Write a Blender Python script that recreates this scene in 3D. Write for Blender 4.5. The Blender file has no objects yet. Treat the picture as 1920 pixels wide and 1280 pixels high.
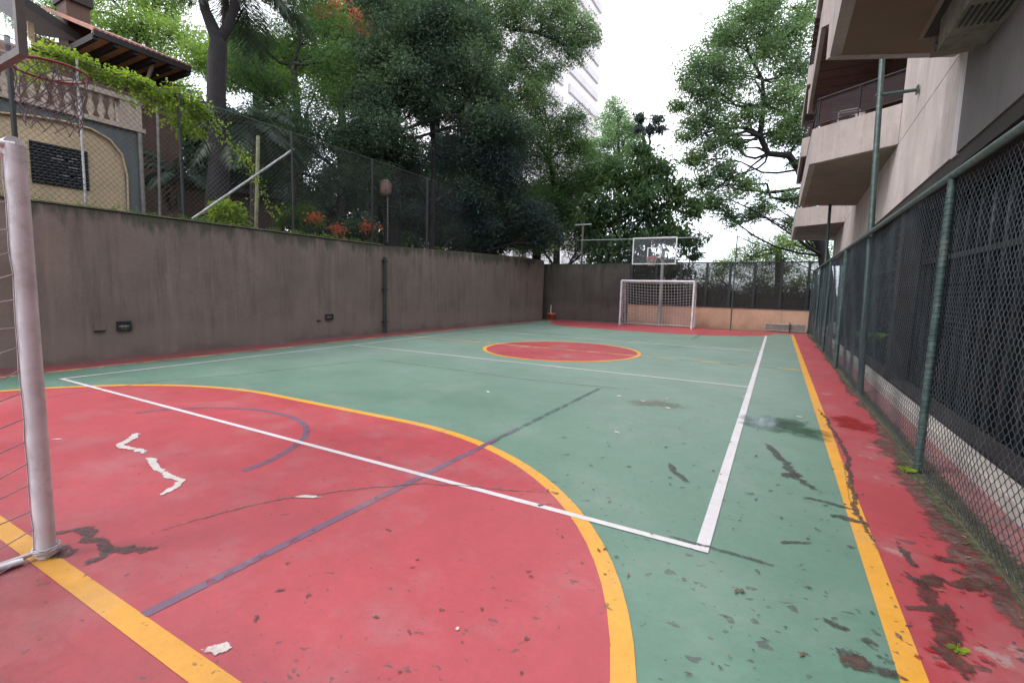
import bpy, math, random
import numpy as np
from mathutils import Vector, Matrix
random.seed(7)
S = bpy.context.scene
COL = S.collection

# ------------------------------------------------------------------ camera
CAM = np.array([.280, -3.048, 1.511]); YAW, PIT, ROL, FPX = .529, .109, .023, 920.5
CX, CY = 915.94, 642.41
def cam_axes():
    f = np.array([-math.sin(YAW)*math.cos(PIT), math.cos(YAW)*math.cos(PIT), -math.sin(PIT)])
    r = np.cross(f, [0, 0, 1]); r /= np.linalg.norm(r); u = np.cross(r, f)
    c, s = math.cos(ROL), math.sin(ROL)
    return c*r+s*u, -s*r+c*u, f
RT, UP, FW = cam_axes()
cd = bpy.data.cameras.new('camera'); co = bpy.data.objects.new('camera', cd); COL.objects.link(co)
cd.sensor_width = 36; cd.lens = FPX/1920*36; cd.shift_x = 44.06/1920; cd.shift_y = 2.41/1920
cd.clip_start = .05; cd.clip_end = 1500
co.matrix_world = Matrix([[RT[0], UP[0], -FW[0], CAM[0]], [RT[1], UP[1], -FW[1], CAM[1]],
                          [RT[2], UP[2], -FW[2], CAM[2]], [0, 0, 0, 1]])
S.camera = co

# ------------------------------------------------------------------ world, sun, exposure
SKY_STRENGTH = 0.15; CLOUD = 1.55
SUN_EL, SUN_AZ = math.radians(52), math.radians(-138)
w = bpy.data.worlds.new('World'); S.world = w; w.use_nodes = True
nt = w.node_tree; nt.nodes.clear()
out = nt.nodes.new('ShaderNodeOutputWorld'); bg = nt.nodes.new('ShaderNodeBackground')
sky = nt.nodes.new('ShaderNodeTexSky'); sky.sky_type = 'NISHITA'; sky.sun_disc = False
sky.sun_elevation = SUN_EL; sky.sun_rotation = SUN_AZ
bg.inputs[1].default_value = SKY_STRENGTH
bgc = nt.nodes.new('ShaderNodeBackground'); bgc.inputs[1].default_value = CLOUD
tc = nt.nodes.new('ShaderNodeTexCoord'); nz = nt.nodes.new('ShaderNodeTexNoise')
nz.inputs['Scale'].default_value = 2.2; nz.inputs['Detail'].default_value = 6
rmp = nt.nodes.new('ShaderNodeValToRGB')
rmp.color_ramp.elements[0].position = .35; rmp.color_ramp.elements[0].color = (.80, .87, 1.0, 1)
rmp.color_ramp.elements[1].position = .62; rmp.color_ramp.elements[1].color = (1, .985, .99, 1)
L = nt.links.new
L(tc.outputs['Generated'], nz.inputs['Vector']); L(nz.outputs[0], rmp.inputs[0]); L(rmp.outputs[0], bgc.inputs[0])
L(sky.outputs[0], bg.inputs[0])
ms = nt.nodes.new('ShaderNodeMixShader'); ms.inputs[0].default_value = .88
L(bg.outputs[0], ms.inputs[1]); L(bgc.outputs[0], ms.inputs[2]); L(ms.outputs[0], out.inputs[0])
sd = bpy.data.lights.new('sun', 'SUN'); sd.energy = 1.3; sd.angle = math.radians(14); sd.color = (1, .96, .92)
so = bpy.data.objects.new('sun', sd); COL.objects.link(so)
sv = Vector((math.sin(SUN_AZ)*math.cos(SUN_EL), math.cos(SUN_AZ)*math.cos(SUN_EL), math.sin(SUN_EL)))
so.rotation_euler = sv.to_track_quat('Z', 'Y').to_euler()
S.view_settings.view_transform = 'Standard'; S.view_settings.look = 'None'
S.view_settings.exposure = 0.85; S.view_settings.gamma = 1
S.render.engine = 'CYCLES'
S.cycles.max_bounces = 6; S.cycles.transparent_max_bounces = 12; S.cycles.transmission_bounces = 4

# ------------------------------------------------------------------ measuring helpers (author's ruler)
def ray(u, v): return FW+RT*(u-CX)/FPX-UP*(v-CY)/FPX
def G(u, v, z=0.):
    d = ray(u, v); return CAM+(z-CAM[2])/d[2]*d
def P(u, v, wd): return CAM+ray(u, v)*wd
def VX(u, v, X):
    d = ray(u, v); return CAM+(X-CAM[0])/d[0]*d
def VY(u, v, Y):
    d = ray(u, v); return CAM+(Y-CAM[1])/d[1]*d

# ------------------------------------------------------------------ object helpers
def link(name, me, m=None, parent=None):
    o = bpy.data.objects.new(name, me); COL.objects.link(o)
    if m is not None and me is not None: me.materials.append(m)
    if parent is not None: o.parent = parent
    return o
def tag(o, label=None, cat=None, group=None, kind=None):
    if label: o['label'] = label
    if cat: o['category'] = cat
    if group: o['group'] = group
    if kind: o['kind'] = kind
    return o
def empty(name, loc, label, cat, group=None):
    o = bpy.data.objects.new(name, None); COL.objects.link(o); o.location = Vector([float(c) for c in loc])
    o.empty_display_size = .2
    return tag(o, label, cat, group)
class MB:
    """collects shapes into one mesh; coordinates are world unless origin given"""
    def __init__(s, origin=(0, 0, 0)):
        s.v = []; s.f = []; s.sm = []; s.o = np.array(origin, float)
    def add(s, vs, fs, smooth=False):
        n = len(s.v); s.v += [tuple(np.array(a, float)-s.o) for a in vs]
        s.f += [tuple(n+i for i in f) for f in fs]; s.sm += [smooth]*len(fs)
    def box(s, a, b, ax=None):
        x0, y0, z0 = a; x1, y1, z1 = b
        vs = [(x0,y0,z0),(x1,y0,z0),(x1,y1,z0),(x0,y1,z0),(x0,y0,z1),(x1,y0,z1),(x1,y1,z1),(x0,y1,z1)]
        s.add(vs, [(3,2,1,0),(4,5,6,7),(0,1,5,4),(1,2,6,5),(2,3,7,6),(3,0,4,7)]); return s
    def obox(s, c, ex, ey, ez):
        c = np.array(c, float); ex = np.array(ex, float); ey = np.array(ey, float); ez = np.array(ez, float)
        vs = [c+a*ex+b*ey+d*ez for d in (-1, 1) for a, b in ((-1,-1),(1,-1),(1,1),(-1,1))]
        s.add(vs, [(3,2,1,0),(4,5,6,7),(0,1,5,4),(1,2,6,5),(2,3,7,6),(3,0,4,7)]); return s
    def prism(s, poly, z0, z1):
        n = len(poly)
        vs = [(p[0], p[1], z0) for p in poly]+[(p[0], p[1], z1) for p in poly]
        s.add(vs, [tuple(range(n-1, -1, -1)), tuple(range(n, 2*n))]+[(i, (i+1) % n, n+(i+1) % n, n+i) for i in range(n)]); return s
    def tube(s, pts, r, k=10, caps=True, smooth=True):
        pts = [np.array(p, float) for p in pts]; n = len(pts)
        rs = r if hasattr(r, '__len__') else [r]*n
        vs = []; prev = None
        for i, p in enumerate(pts):
            t = pts[min(i+1, n-1)]-pts[max(i-1, 0)]; t = t/(np.linalg.norm(t)+1e-12)
            if prev is None:
                a = np.cross(t, [0, 0, 1.]) if abs(t[2]) < .9 else np.cross(t, [1., 0, 0])
            else: a = prev-t*(prev@t)
            a /= np.linalg.norm(a)+1e-12; prev = a; b = np.cross(t, a)
            for j in range(k):
                q = 2*math.pi*j/k; vs.append(p+rs[i]*(math.cos(q)*a+math.sin(q)*b))
        fs = [(i*k+j, i*k+(j+1) % k, (i+1)*k+(j+1) % k, (i+1)*k+j) for i in range(n-1) for j in range(k)]
        s.add(vs, fs, smooth)
        if caps: s.add(vs[:k], [tuple(range(k-1, -1, -1))]); s.add(vs[-k:], [tuple(range(k))])
        return s
    def lathe(s, c, prof, k=14):
        vs = [(c[0]+r*math.cos(2*math.pi*j/k), c[1]+r*math.sin(2*math.pi*j/k), c[2]+z) for r, z in prof for j in range(k)]
        n = len(prof)
        s.add(vs, [(i*k+j, i*k+(j+1) % k, (i+1)*k+(j+1) % k, (i+1)*k+j) for i in range(n-1) for j in range(k)], True); return s
    def poly(s, pts): s.add(pts, [tuple(range(len(pts)))]); return s
    def build(s, name, m, parent=None, bevel=0, **kw):
        me = bpy.data.meshes.new(name); me.from_pydata([tuple(map(float, a)) for a in s.v], [], s.f)
        me.polygons.foreach_set('use_smooth', s.sm); me.update()
        o = link(name, me, m, parent)
        if bevel:
            b = o.modifiers.new('bevel', 'BEVEL'); b.width = bevel; b.segments = 2; b.limit_method = 'ANGLE'
        return tag(o, **kw) if kw else o
def np_mesh(name, V, F4, m, parent=None, smooth=False):
    V = np.asarray(V, np.float32); F4 = np.asarray(F4, np.int32); n, k = F4.shape
    me = bpy.data.meshes.new(name)
    me.vertices.add(len(V)); me.vertices.foreach_set('co', V.ravel())
    me.loops.add(n*k); me.loops.foreach_set('vertex_index', F4.ravel())
    me.polygons.add(n); me.polygons.foreach_set('loop_start', np.arange(n, dtype=np.int32)*k)
    me.polygons.foreach_set('loop_total', np.full(n, k, np.int32))
    me.polygons.foreach_set('use_smooth', np.full(n, smooth)); me.update(calc_edges=True); me.validate()
    return link(name, me, m, parent)

# ------------------------------------------------------------------ materials
class NT:
    def __init__(s, name):
        s.m = bpy.data.materials.new(name); s.m.use_nodes = True; s.t = s.m.node_tree
        s.b = s.t.nodes['Principled BSDF']; s.out = s.t.nodes['Material Output']
        s.pos = s.t.nodes.new('ShaderNodeNewGeometry').outputs['Position']
    def n(s, ty, **kw):
        a = s.t.nodes.new(ty)
        for k, v in kw.items():
            if k in a.inputs: a.inputs[k].default_value = v
            else: setattr(a, k, v)
        return a
    def l(s, a, b): s.t.links.new(a, b)
    def map(s, scale, rot=(0, 0, 0), vec=None):
        a = s.n('ShaderNodeMapping'); a.inputs['Scale'].default_value = scale; a.inputs['Rotation'].default_value = rot
        s.l(vec or s.pos, a.inputs[0]); return a.outputs[0]
    def noise(s, scale, detail=4, rough=.5, vec=None, dist=0):
        a = s.n('ShaderNodeTexNoise'); a.inputs['Scale'].default_value = scale; a.inputs['Detail'].default_value = detail
        a.inputs['Roughness'].default_value = rough; a.inputs['Distortion'].default_value = dist
        s.l(vec or s.pos, a.inputs['Vector']); return a.outputs[0]
    def ramp(s, fac, p0, p1, c0=0., c1=1.):
        a = s.n('ShaderNodeMapRange'); a.inputs[1].default_value = p0; a.inputs[2].default_value = p1
        a.inputs[3].default_value = c0; a.inputs[4].default_value = c1
        s.l(fac, a.inputs[0]); return a.outputs[0]
    def mix(s, fac, a, b, mode='MIX'):
        m = s.n('ShaderNodeMix'); m.data_type = 'RGBA'; m.blend_type = mode
        for val, k in ((fac, 0), (a, 6), (b, 7)):
            if hasattr(val, 'links') or hasattr(val, 'is_linked'): s.l(val, m.inputs[k])
            elif k == 0: m.inputs[0].default_value = val
            else: m.inputs[k].default_value = (*val, 1)
        return m.outputs[2]
    def math(s, op, a, b=0.):
        m = s.n('ShaderNodeMath'); m.operation = op
        for i, val in enumerate((a, b)):
            if hasattr(val, 'is_linked'): s.l(val, m.inputs[i])
            else: m.inputs[i].default_value = val
        return m.outputs[0]
    def xyz(s, vec=None):
        a = s.n('ShaderNodeSeparateXYZ'); s.l(vec or s.pos, a.inputs[0]); return a.outputs
    def base(s, c):
        if hasattr(c, 'is_linked'): s.l(c, s.b.inputs['Base Color'])
        else: s.b.inputs['Base Color'].default_value = (*c, 1)
    def rough(s, r):
        if hasattr(r, 'is_linked'): s.l(r, s.b.inputs['Roughness'])
        else: s.b.inputs['Roughness'].default_value = r
    def bump(s, h, strength=.3, dist=.01):
        a = s.n('ShaderNodeBump'); a.inputs['Strength'].default_value = strength; a.inputs['Distance'].default_value = dist
        s.l(h, a.inputs['Height']); s.l(a.outputs[0], s.b.inputs['Normal'])
def dim(c, k): return tuple(x*k for x in c)
def simple(name, c, rough=.6, var=.25, scale=6, metal=0, bump=0, dirt=None, spec=None):
    t = NT(name); n = t.noise(scale, 5, .6)
    col = t.mix(t.ramp(n, .3, .7), dim(c, 1-var), dim(c, 1+var))
    if dirt: col = t.mix(t.ramp(t.noise(scale*.6+1.7, 6, .7), .52, .68), col, dirt)
    t.base(col); t.rough(rough); t.b.inputs['Metallic'].default_value = metal
    if spec is not None: t.b.inputs['Specular IOR Level'].default_value = spec
    if bump: t.bump(t.noise(scale*12, 3), bump, .004)
    return t.m
def court_mat(name, c, wear=1.0, worn=None, worn_lo=.62):
    """painted concrete: mottled paint, scuffs, dark specks, damp patches, worn-through paint"""
    t = NT(name)
    big = t.noise(.45, 5, .6); mid = t.noise(3.2, 6, .65); fine = t.noise(60, 3, .6)
    col = t.mix(t.ramp(big, .3, .72), dim(c, .86), dim(c, 1.10))
    col = t.mix(t.ramp(mid, .35, .7, 0, .45), col, dim(c, .70))
    fl = t.noise(17, 6, .75); col = t.mix(t.ramp(fl, .46, .70, 0, .35), col, dim(c, .66)); col = t.mix(t.ramp(fl, .46, .28, 0, .22), col, dim(c, 1.3))
    grey = (.26, .25, .24)
    col = t.mix(t.ramp(t.noise(1.1, 7, .7), .50, .72, 0, .30), col, grey)          # washed dust
    xx, yy, zz = t.xyz(); glare_fade = t.math('MULTIPLY', t.math('MULTIPLY', t.ramp(yy, -1, 6, 0, 1), t.ramp(xx, -10.2, -8.8, 0, 1)), t.ramp(t.noise(.6, 6, .65), .25, .6, .5, 1))
    if name.startswith('green'): col = t.mix(t.math('MULTIPLY', glare_fade, .28), col, (.33, .36, .34))     # paler with distance: grazing glare put into the green
    wall_side_dark = t.math('MULTIPLY', t.ramp(t.math('ADD', xx, t.ramp(t.noise(1.5, 6, .7), .3, .7, -.35, .35)), -9.7, -10.3, 0, .8), 1.); col = t.mix(wall_side_dark, col, (.085, .045, .045))  # darker brown towards the left wall
    st = t.noise(5., 5, .6, t.map((.5, 3.5, 1), (0, 0, .5)))
    col = t.mix(t.ramp(st, .62, .75, 0, .35), col, dim(c, .5))                      # scuffs
    col = t.mix(t.ramp(fine, .3, .75, 0, .16), col, dim(c, .6))
    if worn:
        wn = t.noise(2.3, 8, .72)
        col = t.mix(t.ramp(wn, worn_lo, worn_lo+.05, 0, .85), col, worn)
    # dark specks
    x, y, z = t.xyz()
    near = t.math('MULTIPLY', t.ramp(x, -5.5, .2, .35, 1.), t.ramp(y, 5, 0, .3, 1.))
    patchy = t.ramp(t.noise(.9, 3), .34, .60)
    gate = t.math('MULTIPLY', near, patchy)
    def specks(scale, vecscale, rot, r0, thr, seed):
        wv = t.n('ShaderNodeTexNoise', Scale=9., Detail=4.); t.l(t.pos, wv.inputs['Vector'])
        off = t.n('ShaderNodeVectorMath'); off.operation = 'MULTIPLY_ADD'
        t.l(wv.outputs[1], off.inputs[0]); off.inputs[1].default_value = (.16, .16, 0); t.l(t.pos, off.inputs[2])
        v = t.n('ShaderNodeTexVoronoi', Scale=scale); v.voronoi_dimensions = '2D'
        m = t.n('ShaderNodeMapping'); m.inputs['Scale'].default_value = vecscale; m.inputs['Rotation'].default_value = (0, 0, rot)
        m.inputs['Location'].default_value = (seed, seed*.7, 0)
        t.l(off.outputs[0], m.inputs[0]); t.l(m.outputs[0], v.inputs['Vector'])
        sep = t.n('ShaderNodeSeparateColor'); t.l(v.outputs['Color'], sep.inputs[0])
        rad = t.math('MULTIPLY', gate, t.math('MULTIPLY', t.math('MAXIMUM', t.math('SUBTRACT', sep.outputs[0], thr), 0.), r0/(1-thr)))
        d = t.math('SUBTRACT', rad, v.outputs['Distance'])
        return t.ramp(d, 0, .008)
    s1 = specks(4.5, (1, 1.5, 1), .6, .17*wear, .45, 3.1)
    s2 = specks(11., (1, 1.3, 1), -.5, .23*wear, .42, 11.7)
    near_dark = t.math('MULTIPLY', t.ramp(y, -1.6, -2.5, 0, 1.), t.ramp(t.noise(1.7, 7, .7), .36, .66, .1, .85)); col = t.mix(near_dark, col, dim(c, .34))  # patchy darkening towards the near end, then the specks
    sp = t.math('MULTIPLY', t.math('MAXIMUM', s1, s2), t.ramp(t.noise(38, 4, .7), .35, .55, .35, 1.)); col = t.mix(t.math('MULTIPLY', sp, .74), col, (.05, .043, .043))
    t.base(col)
    # damp: glossier where the noise says so
    damp = t.noise(.7, 4, .6)
    t.rough(t.ramp(damp, .4, .72, .52, .36)); t.b.inputs['Specular IOR Level'].default_value = .55
    t.bump(t.math('ADD', t.noise(130, 2), t.noise(9, 5)), .12, .006)
    return t.m
def wall_mat(name, c, streak=.4, topz=None, lowband=None, board=0, moss=(.035, .045, .03), axis='Y', joint=None):
    t = NT(name); x, y, z = t.xyz()
    n1 = t.noise(.8, 6, .6); n2 = t.noise(14, 5, .65)
    col = t.mix(t.ramp(n1, .3, .7), dim(c, .78), dim(c, 1.18))
    col = t.mix(t.ramp(n2, .35, .75, 0, .4), col, dim(c, .7))
    sc = (1.2, 1.2, .12) 
    s = t.noise(3.2, 6, .7, t.map(sc)); col = t.mix(t.ramp(s, .5, .72, 0, streak), col, dim(c, .42))
    s2 = t.noise(7, 5, .6, t.map((1, 1, .07))); col = t.mix(t.ramp(s2, .55, .75, 0, streak*.7), col, dim(c, 1.5))
    if topz is not None:
        edge = t.math('SUBTRACT', t.ramp(z, topz-.75, topz, 0, 1), t.ramp(t.noise(2.6, 6, .7, t.map((1.3, 1.3, .35))), .25, .72, .15, 1.1))
        col = t.mix(t.ramp(edge, 0, .35, 0, .75), col, moss)
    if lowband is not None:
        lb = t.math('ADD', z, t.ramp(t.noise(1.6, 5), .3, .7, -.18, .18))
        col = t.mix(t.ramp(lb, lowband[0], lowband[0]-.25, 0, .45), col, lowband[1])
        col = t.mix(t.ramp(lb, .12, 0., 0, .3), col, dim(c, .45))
    if board:
        wv = t.n('ShaderNodeTexWave', Scale=board); wv.bands_direction = axis; wv.inputs['Distortion'].default_value = .5
        t.l(t.pos, wv.inputs['Vector']); col = t.mix(t.ramp(wv.outputs[1], 0, .15, .4, 0), col, dim(c, .5))
    t.base(col); t.rough(.88); t.b.inputs['Specular IOR Level'].default_value = .25
    t.bump(t.math('ADD', t.noise(50, 4), t.math('MULTIPLY', t.noise(6, 4), 2.)), .35, .008)
    return t.m
def leaf_mat(name, c, c2=None, tr=.35, gloss=.5, sc=1.3):
    t = NT(name); c2 = c2 or dim(c, 1.7)
    n = t.noise(sc, 3, .5); n2 = t.noise(23, 2, .5)
    col = t.mix(t.ramp(n, .35, .68), dim(c, .62), c2)
    col = t.mix(t.ramp(n2, .35, .7, 0, .75), col, c)
    n3 = t.noise(.45, 2, .5); col = t.mix(t.ramp(n3, .42, .62, 0, .55), col, (c2[0]*1.25, c2[1]*1.15, c2[2]*.8)); t.base(col); t.rough(gloss+.08); t.b.inputs['Specular IOR Level'].default_value = .25
    tl = t.n('ShaderNodeBsdfTranslucent')
    cc = t.mix(.5, col, (c2[0]*1.6, c2[1]*1.5, c2[2]*.8)); t.l(cc, tl.inputs[0])
    mx = t.n('ShaderNodeMixShader'); mx.inputs[0].default_value = tr
    t.l(t.b.outputs[0], mx.inputs[1]); t.l(tl.outputs[0], mx.inputs[2]); t.l(mx.outputs[0], t.out.inputs[0])
    return t.m

GREEN = (.098, .194, .143); RED = (.385, .054, .068)
M = dict(
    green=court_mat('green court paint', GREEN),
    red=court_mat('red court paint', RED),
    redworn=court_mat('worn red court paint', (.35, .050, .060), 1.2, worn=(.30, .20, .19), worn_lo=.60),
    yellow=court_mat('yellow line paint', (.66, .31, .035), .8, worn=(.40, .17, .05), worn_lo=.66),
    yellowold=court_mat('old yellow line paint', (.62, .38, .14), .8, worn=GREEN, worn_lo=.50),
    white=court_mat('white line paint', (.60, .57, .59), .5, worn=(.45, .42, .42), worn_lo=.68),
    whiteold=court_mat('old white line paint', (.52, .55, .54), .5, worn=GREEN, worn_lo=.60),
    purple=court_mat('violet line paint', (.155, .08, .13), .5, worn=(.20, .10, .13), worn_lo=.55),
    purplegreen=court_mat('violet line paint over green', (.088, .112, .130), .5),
    ground=simple('dark garden soil', (.05, .04, .03), .95, .4, 3, bump=.4),
    asphalt=simple('grey cement ground', (.20, .19, .18), .9, .2, 2, bump=.3),
    lwall=wall_mat('stained brown cement wall', (.168, .132, .117), .55, 2.82, (.72, (.20, .165, .150))),
    farwall=wall_mat('dark weathered wall', (.085, .075, .066), .8, 2.9, (.95, (.15, .10, .10))),
    beige=wall_mat('beige low wall plaster', (.60, .38, .27), .35, None, (.3, (.36, .22, .16))),
    concrete=wall_mat('board marked concrete', (.50, .43, .405), .42),
    parapet=wall_mat('board marked parapet concrete', (.365, .312, .292), .42),
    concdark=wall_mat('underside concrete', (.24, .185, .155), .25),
    soffit=simple('shaded brown slab underside', (.15, .10, .07), .8, .12, 1.2, bump=.1),  # soffit shade put into the brown of the slab
    coping=simple('mossy cement coping', (.10, .10, .075), .95, .4, 9, bump=.5),
    postgreen=simple('chipped green post paint', (.032, .062, .057), .45, .35, 16, bump=.2, dirt=(.10, .12, .11)),
    wire=simple('grey green coated wire', (.085, .105, .12), .4, .35, 5, metal=.2),
    wiredark=simple('dark coated wire', (.062, .070, .070), .6, .3, 5),
    galv=simple('galvanised steel', (.36, .38, .38), .5, .25, 9, metal=.3),
    dark=simple('dark steel', (.014, .016, .019), .5, .3, 9),
    whitepaint=simple('chalky white metal paint', (.60, .59, .62), .42, .12, 5, dirt=(.42, .39, .39)), framegrey=simple('dull grey frame', (.12, .11, .10), .6, .2, 9), netdark=simple('dirty net cord', (.15, .125, .14), .9, .2, 9),
    netwhite=simple('white net cord', (.62, .60, .62), .8, .1, 9),
    netold=simple('frayed grey net cord', (.48, .44, .46), .9, .2, 9),
    rimred=simple('red rim paint', (.22, .022, .03), .45, .3, 12),
    bark=simple('dark bark', (.013, .011, .012), .95, .45, 7, bump=.8),
    barkpale=simple('pale grey bark', (.05, .042, .038), .95, .4, 7, bump=.8),
    cream=wall_mat('cream house render', (.43, .335, .22), .4),
    housegrey=wall_mat('blue grey stone dash trim', (.10, .115, .12), .3),
    housebrown=wall_mat('brown weathered house wall', (.115, .075, .06), .5),
    peach=wall_mat('peach house wall', (.38, .22, .15), .4),
    stone=wall_mat('weathered stone balustrade', (.36, .30, .25), .5),
    timber=simple('dark eaves timber', (.022, .018, .02), .8, .3, 9),
    tower=simple('pale tower cladding', (.80, .76, .78), .8, .04, .2),
    towerdark=simple('tower window band', (.50, .47, .49), .5, .1, .2),
    stain=simple('dark damp stain', (.050, .046, .044), .5, .4, 14),
    browndirt=simple('wet brown silt', (.075, .036, .030), .45, .5, 11),
    crack=simple('crack filler', (.13, .10, .10), .9, .4, 20),
    patch=simple('white filler patch', (.47, .43, .41), .85, .12, 14, dirt=(.40, .30, .28)),
    ochre=simple('yellow ochre filler', (.30, .17, .05), .9, .3, 20),
    moss=simple('moss and grit', (.055, .06, .030), .95, .6, 14, bump=.8),
    kerb=wall_mat('pale kerb cement', (.46, .42, .38), .3),
    pinkfloor=simple('faded pink floor paint', (.27, .115, .115), .75, .35, 4, dirt=(.12, .09, .085)),
    terracotta=simple('terracotta', (.55, .17, .08), .75, .25, 9),
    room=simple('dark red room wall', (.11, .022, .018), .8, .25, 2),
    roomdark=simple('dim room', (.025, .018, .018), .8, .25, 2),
    slatwood=simple('reddish slatted ceiling', (.10, .042, .034), .7, .25, 3),
)
def glassm(name, c, a=.25, rough=.02):
    t = NT(name); t.base(c); t.rough(rough); t.b.inputs['Specular IOR Level'].default_value = .5
    t.b.inputs['Alpha'].default_value = a; return t.m
M['acrylic'] = glassm('scratched clear acrylic', (.10, .10, .12), .18, .08)
M['birdnet'] = glassm('dark balcony netting', (.035, .02, .025), .55, .8)
M['glassdark'] = glassm('dark tinted glass', (.005, .006, .009), 1., .22); M['glassdark'].node_tree.nodes['Principled BSDF'].inputs['Specular IOR Level'].default_value = .10
def tile_mat():
    t = NT('red clay roof tiles'); x, y, z = t.xyz()
    wv = t.n('ShaderNodeTexWave', Scale=2.2); wv.bands_direction = 'Y'; t.l(t.pos, wv.inputs['Vector'])
    col = t.mix(wv.outputs[1], (.20, .07, .05), (.50, .22, .17)); col = t.mix(t.ramp(t.noise(4, 5), .4, .7), col, (.22, .14, .12))
    t.base(col); t.rough(.85); t.bump(wv.outputs[1], .8, .04); return t.m
M['tiles'] = tile_mat()
def screen_mat():
    t = NT('dark mesh screen'); t.base((.018, .018, .016)); t.rough(.9); x, y, z = t.xyz()
    n = t.noise(2.5, 6, .7)
    a = t.math('ADD', t.ramp(z, 1.35, 2.1, .97, .52), t.ramp(n, .35, .7, -.12, .12)); t.l(a, t.b.inputs['Alpha']); return t.m
M['screen'] = screen_mat()
M['wetgreen'] = court_mat('wet green court paint', (.035, .095, .055)); M['wetred'] = court_mat('wet red court paint', (.36, .018, .02))
for k in ('wetgreen', 'wetred'):
    b = M[k].node_tree.nodes['Principled BSDF']
    for l in list(b.inputs['Roughness'].links): M[k].node_tree.links.remove(l)
    for l in list(b.inputs['Normal'].links): M[k].node_tree.links.remove(l)
    b.inputs['Roughness'].default_value = .16; b.inputs['Specular IOR Level'].default_value = .5
LM = dict(
    dense=leaf_mat('dark glossy leaves', (.023, .048, .042), (.080, .142, .092), .28),
    bluish=leaf_mat('deep blue green leaves', (.022, .041, .050), (.055, .094, .090), .25),
    mid=leaf_mat('mid green leaves', (.050, .105, .034), (.14, .25, .055), .45),
    bright=leaf_mat('bright yellow green leaves', (.085, .165, .045), (.20, .33, .085), .45),
    feather=leaf_mat('feathery green leaves', (.030, .078, .042), (.09, .175, .065), .4),
    rightleaf=leaf_mat('light green leaves', (.070, .120, .092), (.150, .255, .120), .45),  # lighter green for the right tree and the loose canopy
    hooptree=leaf_mat('large mid green leaves', (.035, .075, .048), (.10, .19, .085), .4),
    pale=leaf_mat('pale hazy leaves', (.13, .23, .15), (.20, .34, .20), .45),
    palm=leaf_mat('dark palm fronds', (.022, .040, .034), (.05, .085, .06), .2),
    flower=leaf_mat('orange red blossom', (.36, .07, .04), (.42, .13, .06), .35),
    pink=leaf_mat('coral red blossom', (.40, .07, .07), (.52, .15, .12), .3),
    vine=leaf_mat('yellow green vine leaves', (.12, .22, .03), (.26, .38, .05), .5),
)

def soften(m, lo=.26, hi=.46, amp=.55, sc=26, opac=.92, thin=.45):
    """stain materials fade out towards the rim of the mark (attribute core) with a ragged, speckled edge"""
    nt_ = m.node_tree; b = nt_.nodes['Principled BSDF']; g_ = nt_.nodes.new('ShaderNodeNewGeometry')
    at = nt_.nodes.new('ShaderNodeAttribute'); at.attribute_name = 'core'
    nz_ = nt_.nodes.new('ShaderNodeTexNoise'); nz_.inputs['Scale'].default_value = sc; nz_.inputs['Detail'].default_value = 6; nz_.inputs['Roughness'].default_value = .65
    nt_.links.new(g_.outputs['Position'], nz_.inputs['Vector'])
    a = nt_.nodes.new('ShaderNodeMath'); a.operation = 'MULTIPLY_ADD'; a.inputs[1].default_value = amp*2; a.inputs[2].default_value = -amp
    nt_.links.new(nz_.outputs[0], a.inputs[0]); c = nt_.nodes.new('ShaderNodeMath'); c.operation = 'ADD'
    nt_.links.new(a.outputs[0], c.inputs[0]); nt_.links.new(at.outputs['Fac'], c.inputs[1])
    r_ = nt_.nodes.new('ShaderNodeMapRange'); r_.inputs[1].default_value = lo; r_.inputs[2].default_value = hi; r_.inputs[4].default_value = opac
    nt_.links.new(c.outputs[0], r_.inputs[0])
    n2 = nt_.nodes.new('ShaderNodeTexNoise'); n2.inputs['Scale'].default_value = sc*1.7; n2.inputs['Detail'].default_value = 5; nt_.links.new(g_.outputs['Position'], n2.inputs['Vector'])
    r2 = nt_.nodes.new('ShaderNodeMapRange'); r2.inputs[1].default_value = .36; r2.inputs[2].default_value = .52; r2.inputs[3].default_value = thin; nt_.links.new(n2.outputs[0], r2.inputs[0])
    mu = nt_.nodes.new('ShaderNodeMath'); mu.operation = 'MULTIPLY'; nt_.links.new(r_.outputs[0], mu.inputs[0]); nt_.links.new(r2.outputs[0], mu.inputs[1]); nt_.links.new(mu.outputs[0], b.inputs['Alpha']); return m
for k, op in (('stain', .74), ('browndirt', .80), ('crack', .6), ('ochre', .5)): soften(M[k], .24, .40, .75, 34, op)
soften(M['patch'], .28, .40, .6, 30, .97, .88); soften(M['wetgreen'], .1, .7, .35, 5, .85); soften(M['wetred'], .15, .5, .4, 12, .85); soften(M['moss'], .2, .5, .8, 22, .95)
M['mud'] = soften(simple('dried mud film', (.16, .15, .125), .8, .3, 12), .1, .8, .5, 9, .7); M['silt'] = soften(simple('brown silt', (.085, .050, .042), .55, .5, 9, dirt=(.17, .11, .10)), .2, .5, .9, 11, .85)
def chip(m, thr=.40, sc=7.):
    nt_ = m.node_tree; b = nt_.nodes['Principled BSDF']; g_ = nt_.nodes.new('ShaderNodeNewGeometry')
    a = nt_.nodes.new('ShaderNodeTexNoise'); a.inputs['Scale'].default_value = sc; a.inputs['Detail'].default_value = 9; a.inputs['Roughness'].default_value = .78
    nt_.links.new(g_.outputs['Position'], a.inputs['Vector']); r_ = nt_.nodes.new('ShaderNodeMapRange'); r_.inputs[1].default_value = thr-.015; r_.inputs[2].default_value = thr+.015; r_.inputs[3].default_value = .12
    nt_.links.new(a.outputs[0], r_.inputs[0]); nt_.links.new(r_.outputs[0], b.inputs['Alpha'])
for k, th in (('yellow', .37), ('yellowold', .43), ('white', .36), ('whiteold', .36), ('purple', .42), ('purplegreen', .50)): chip(M[k], th)
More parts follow.
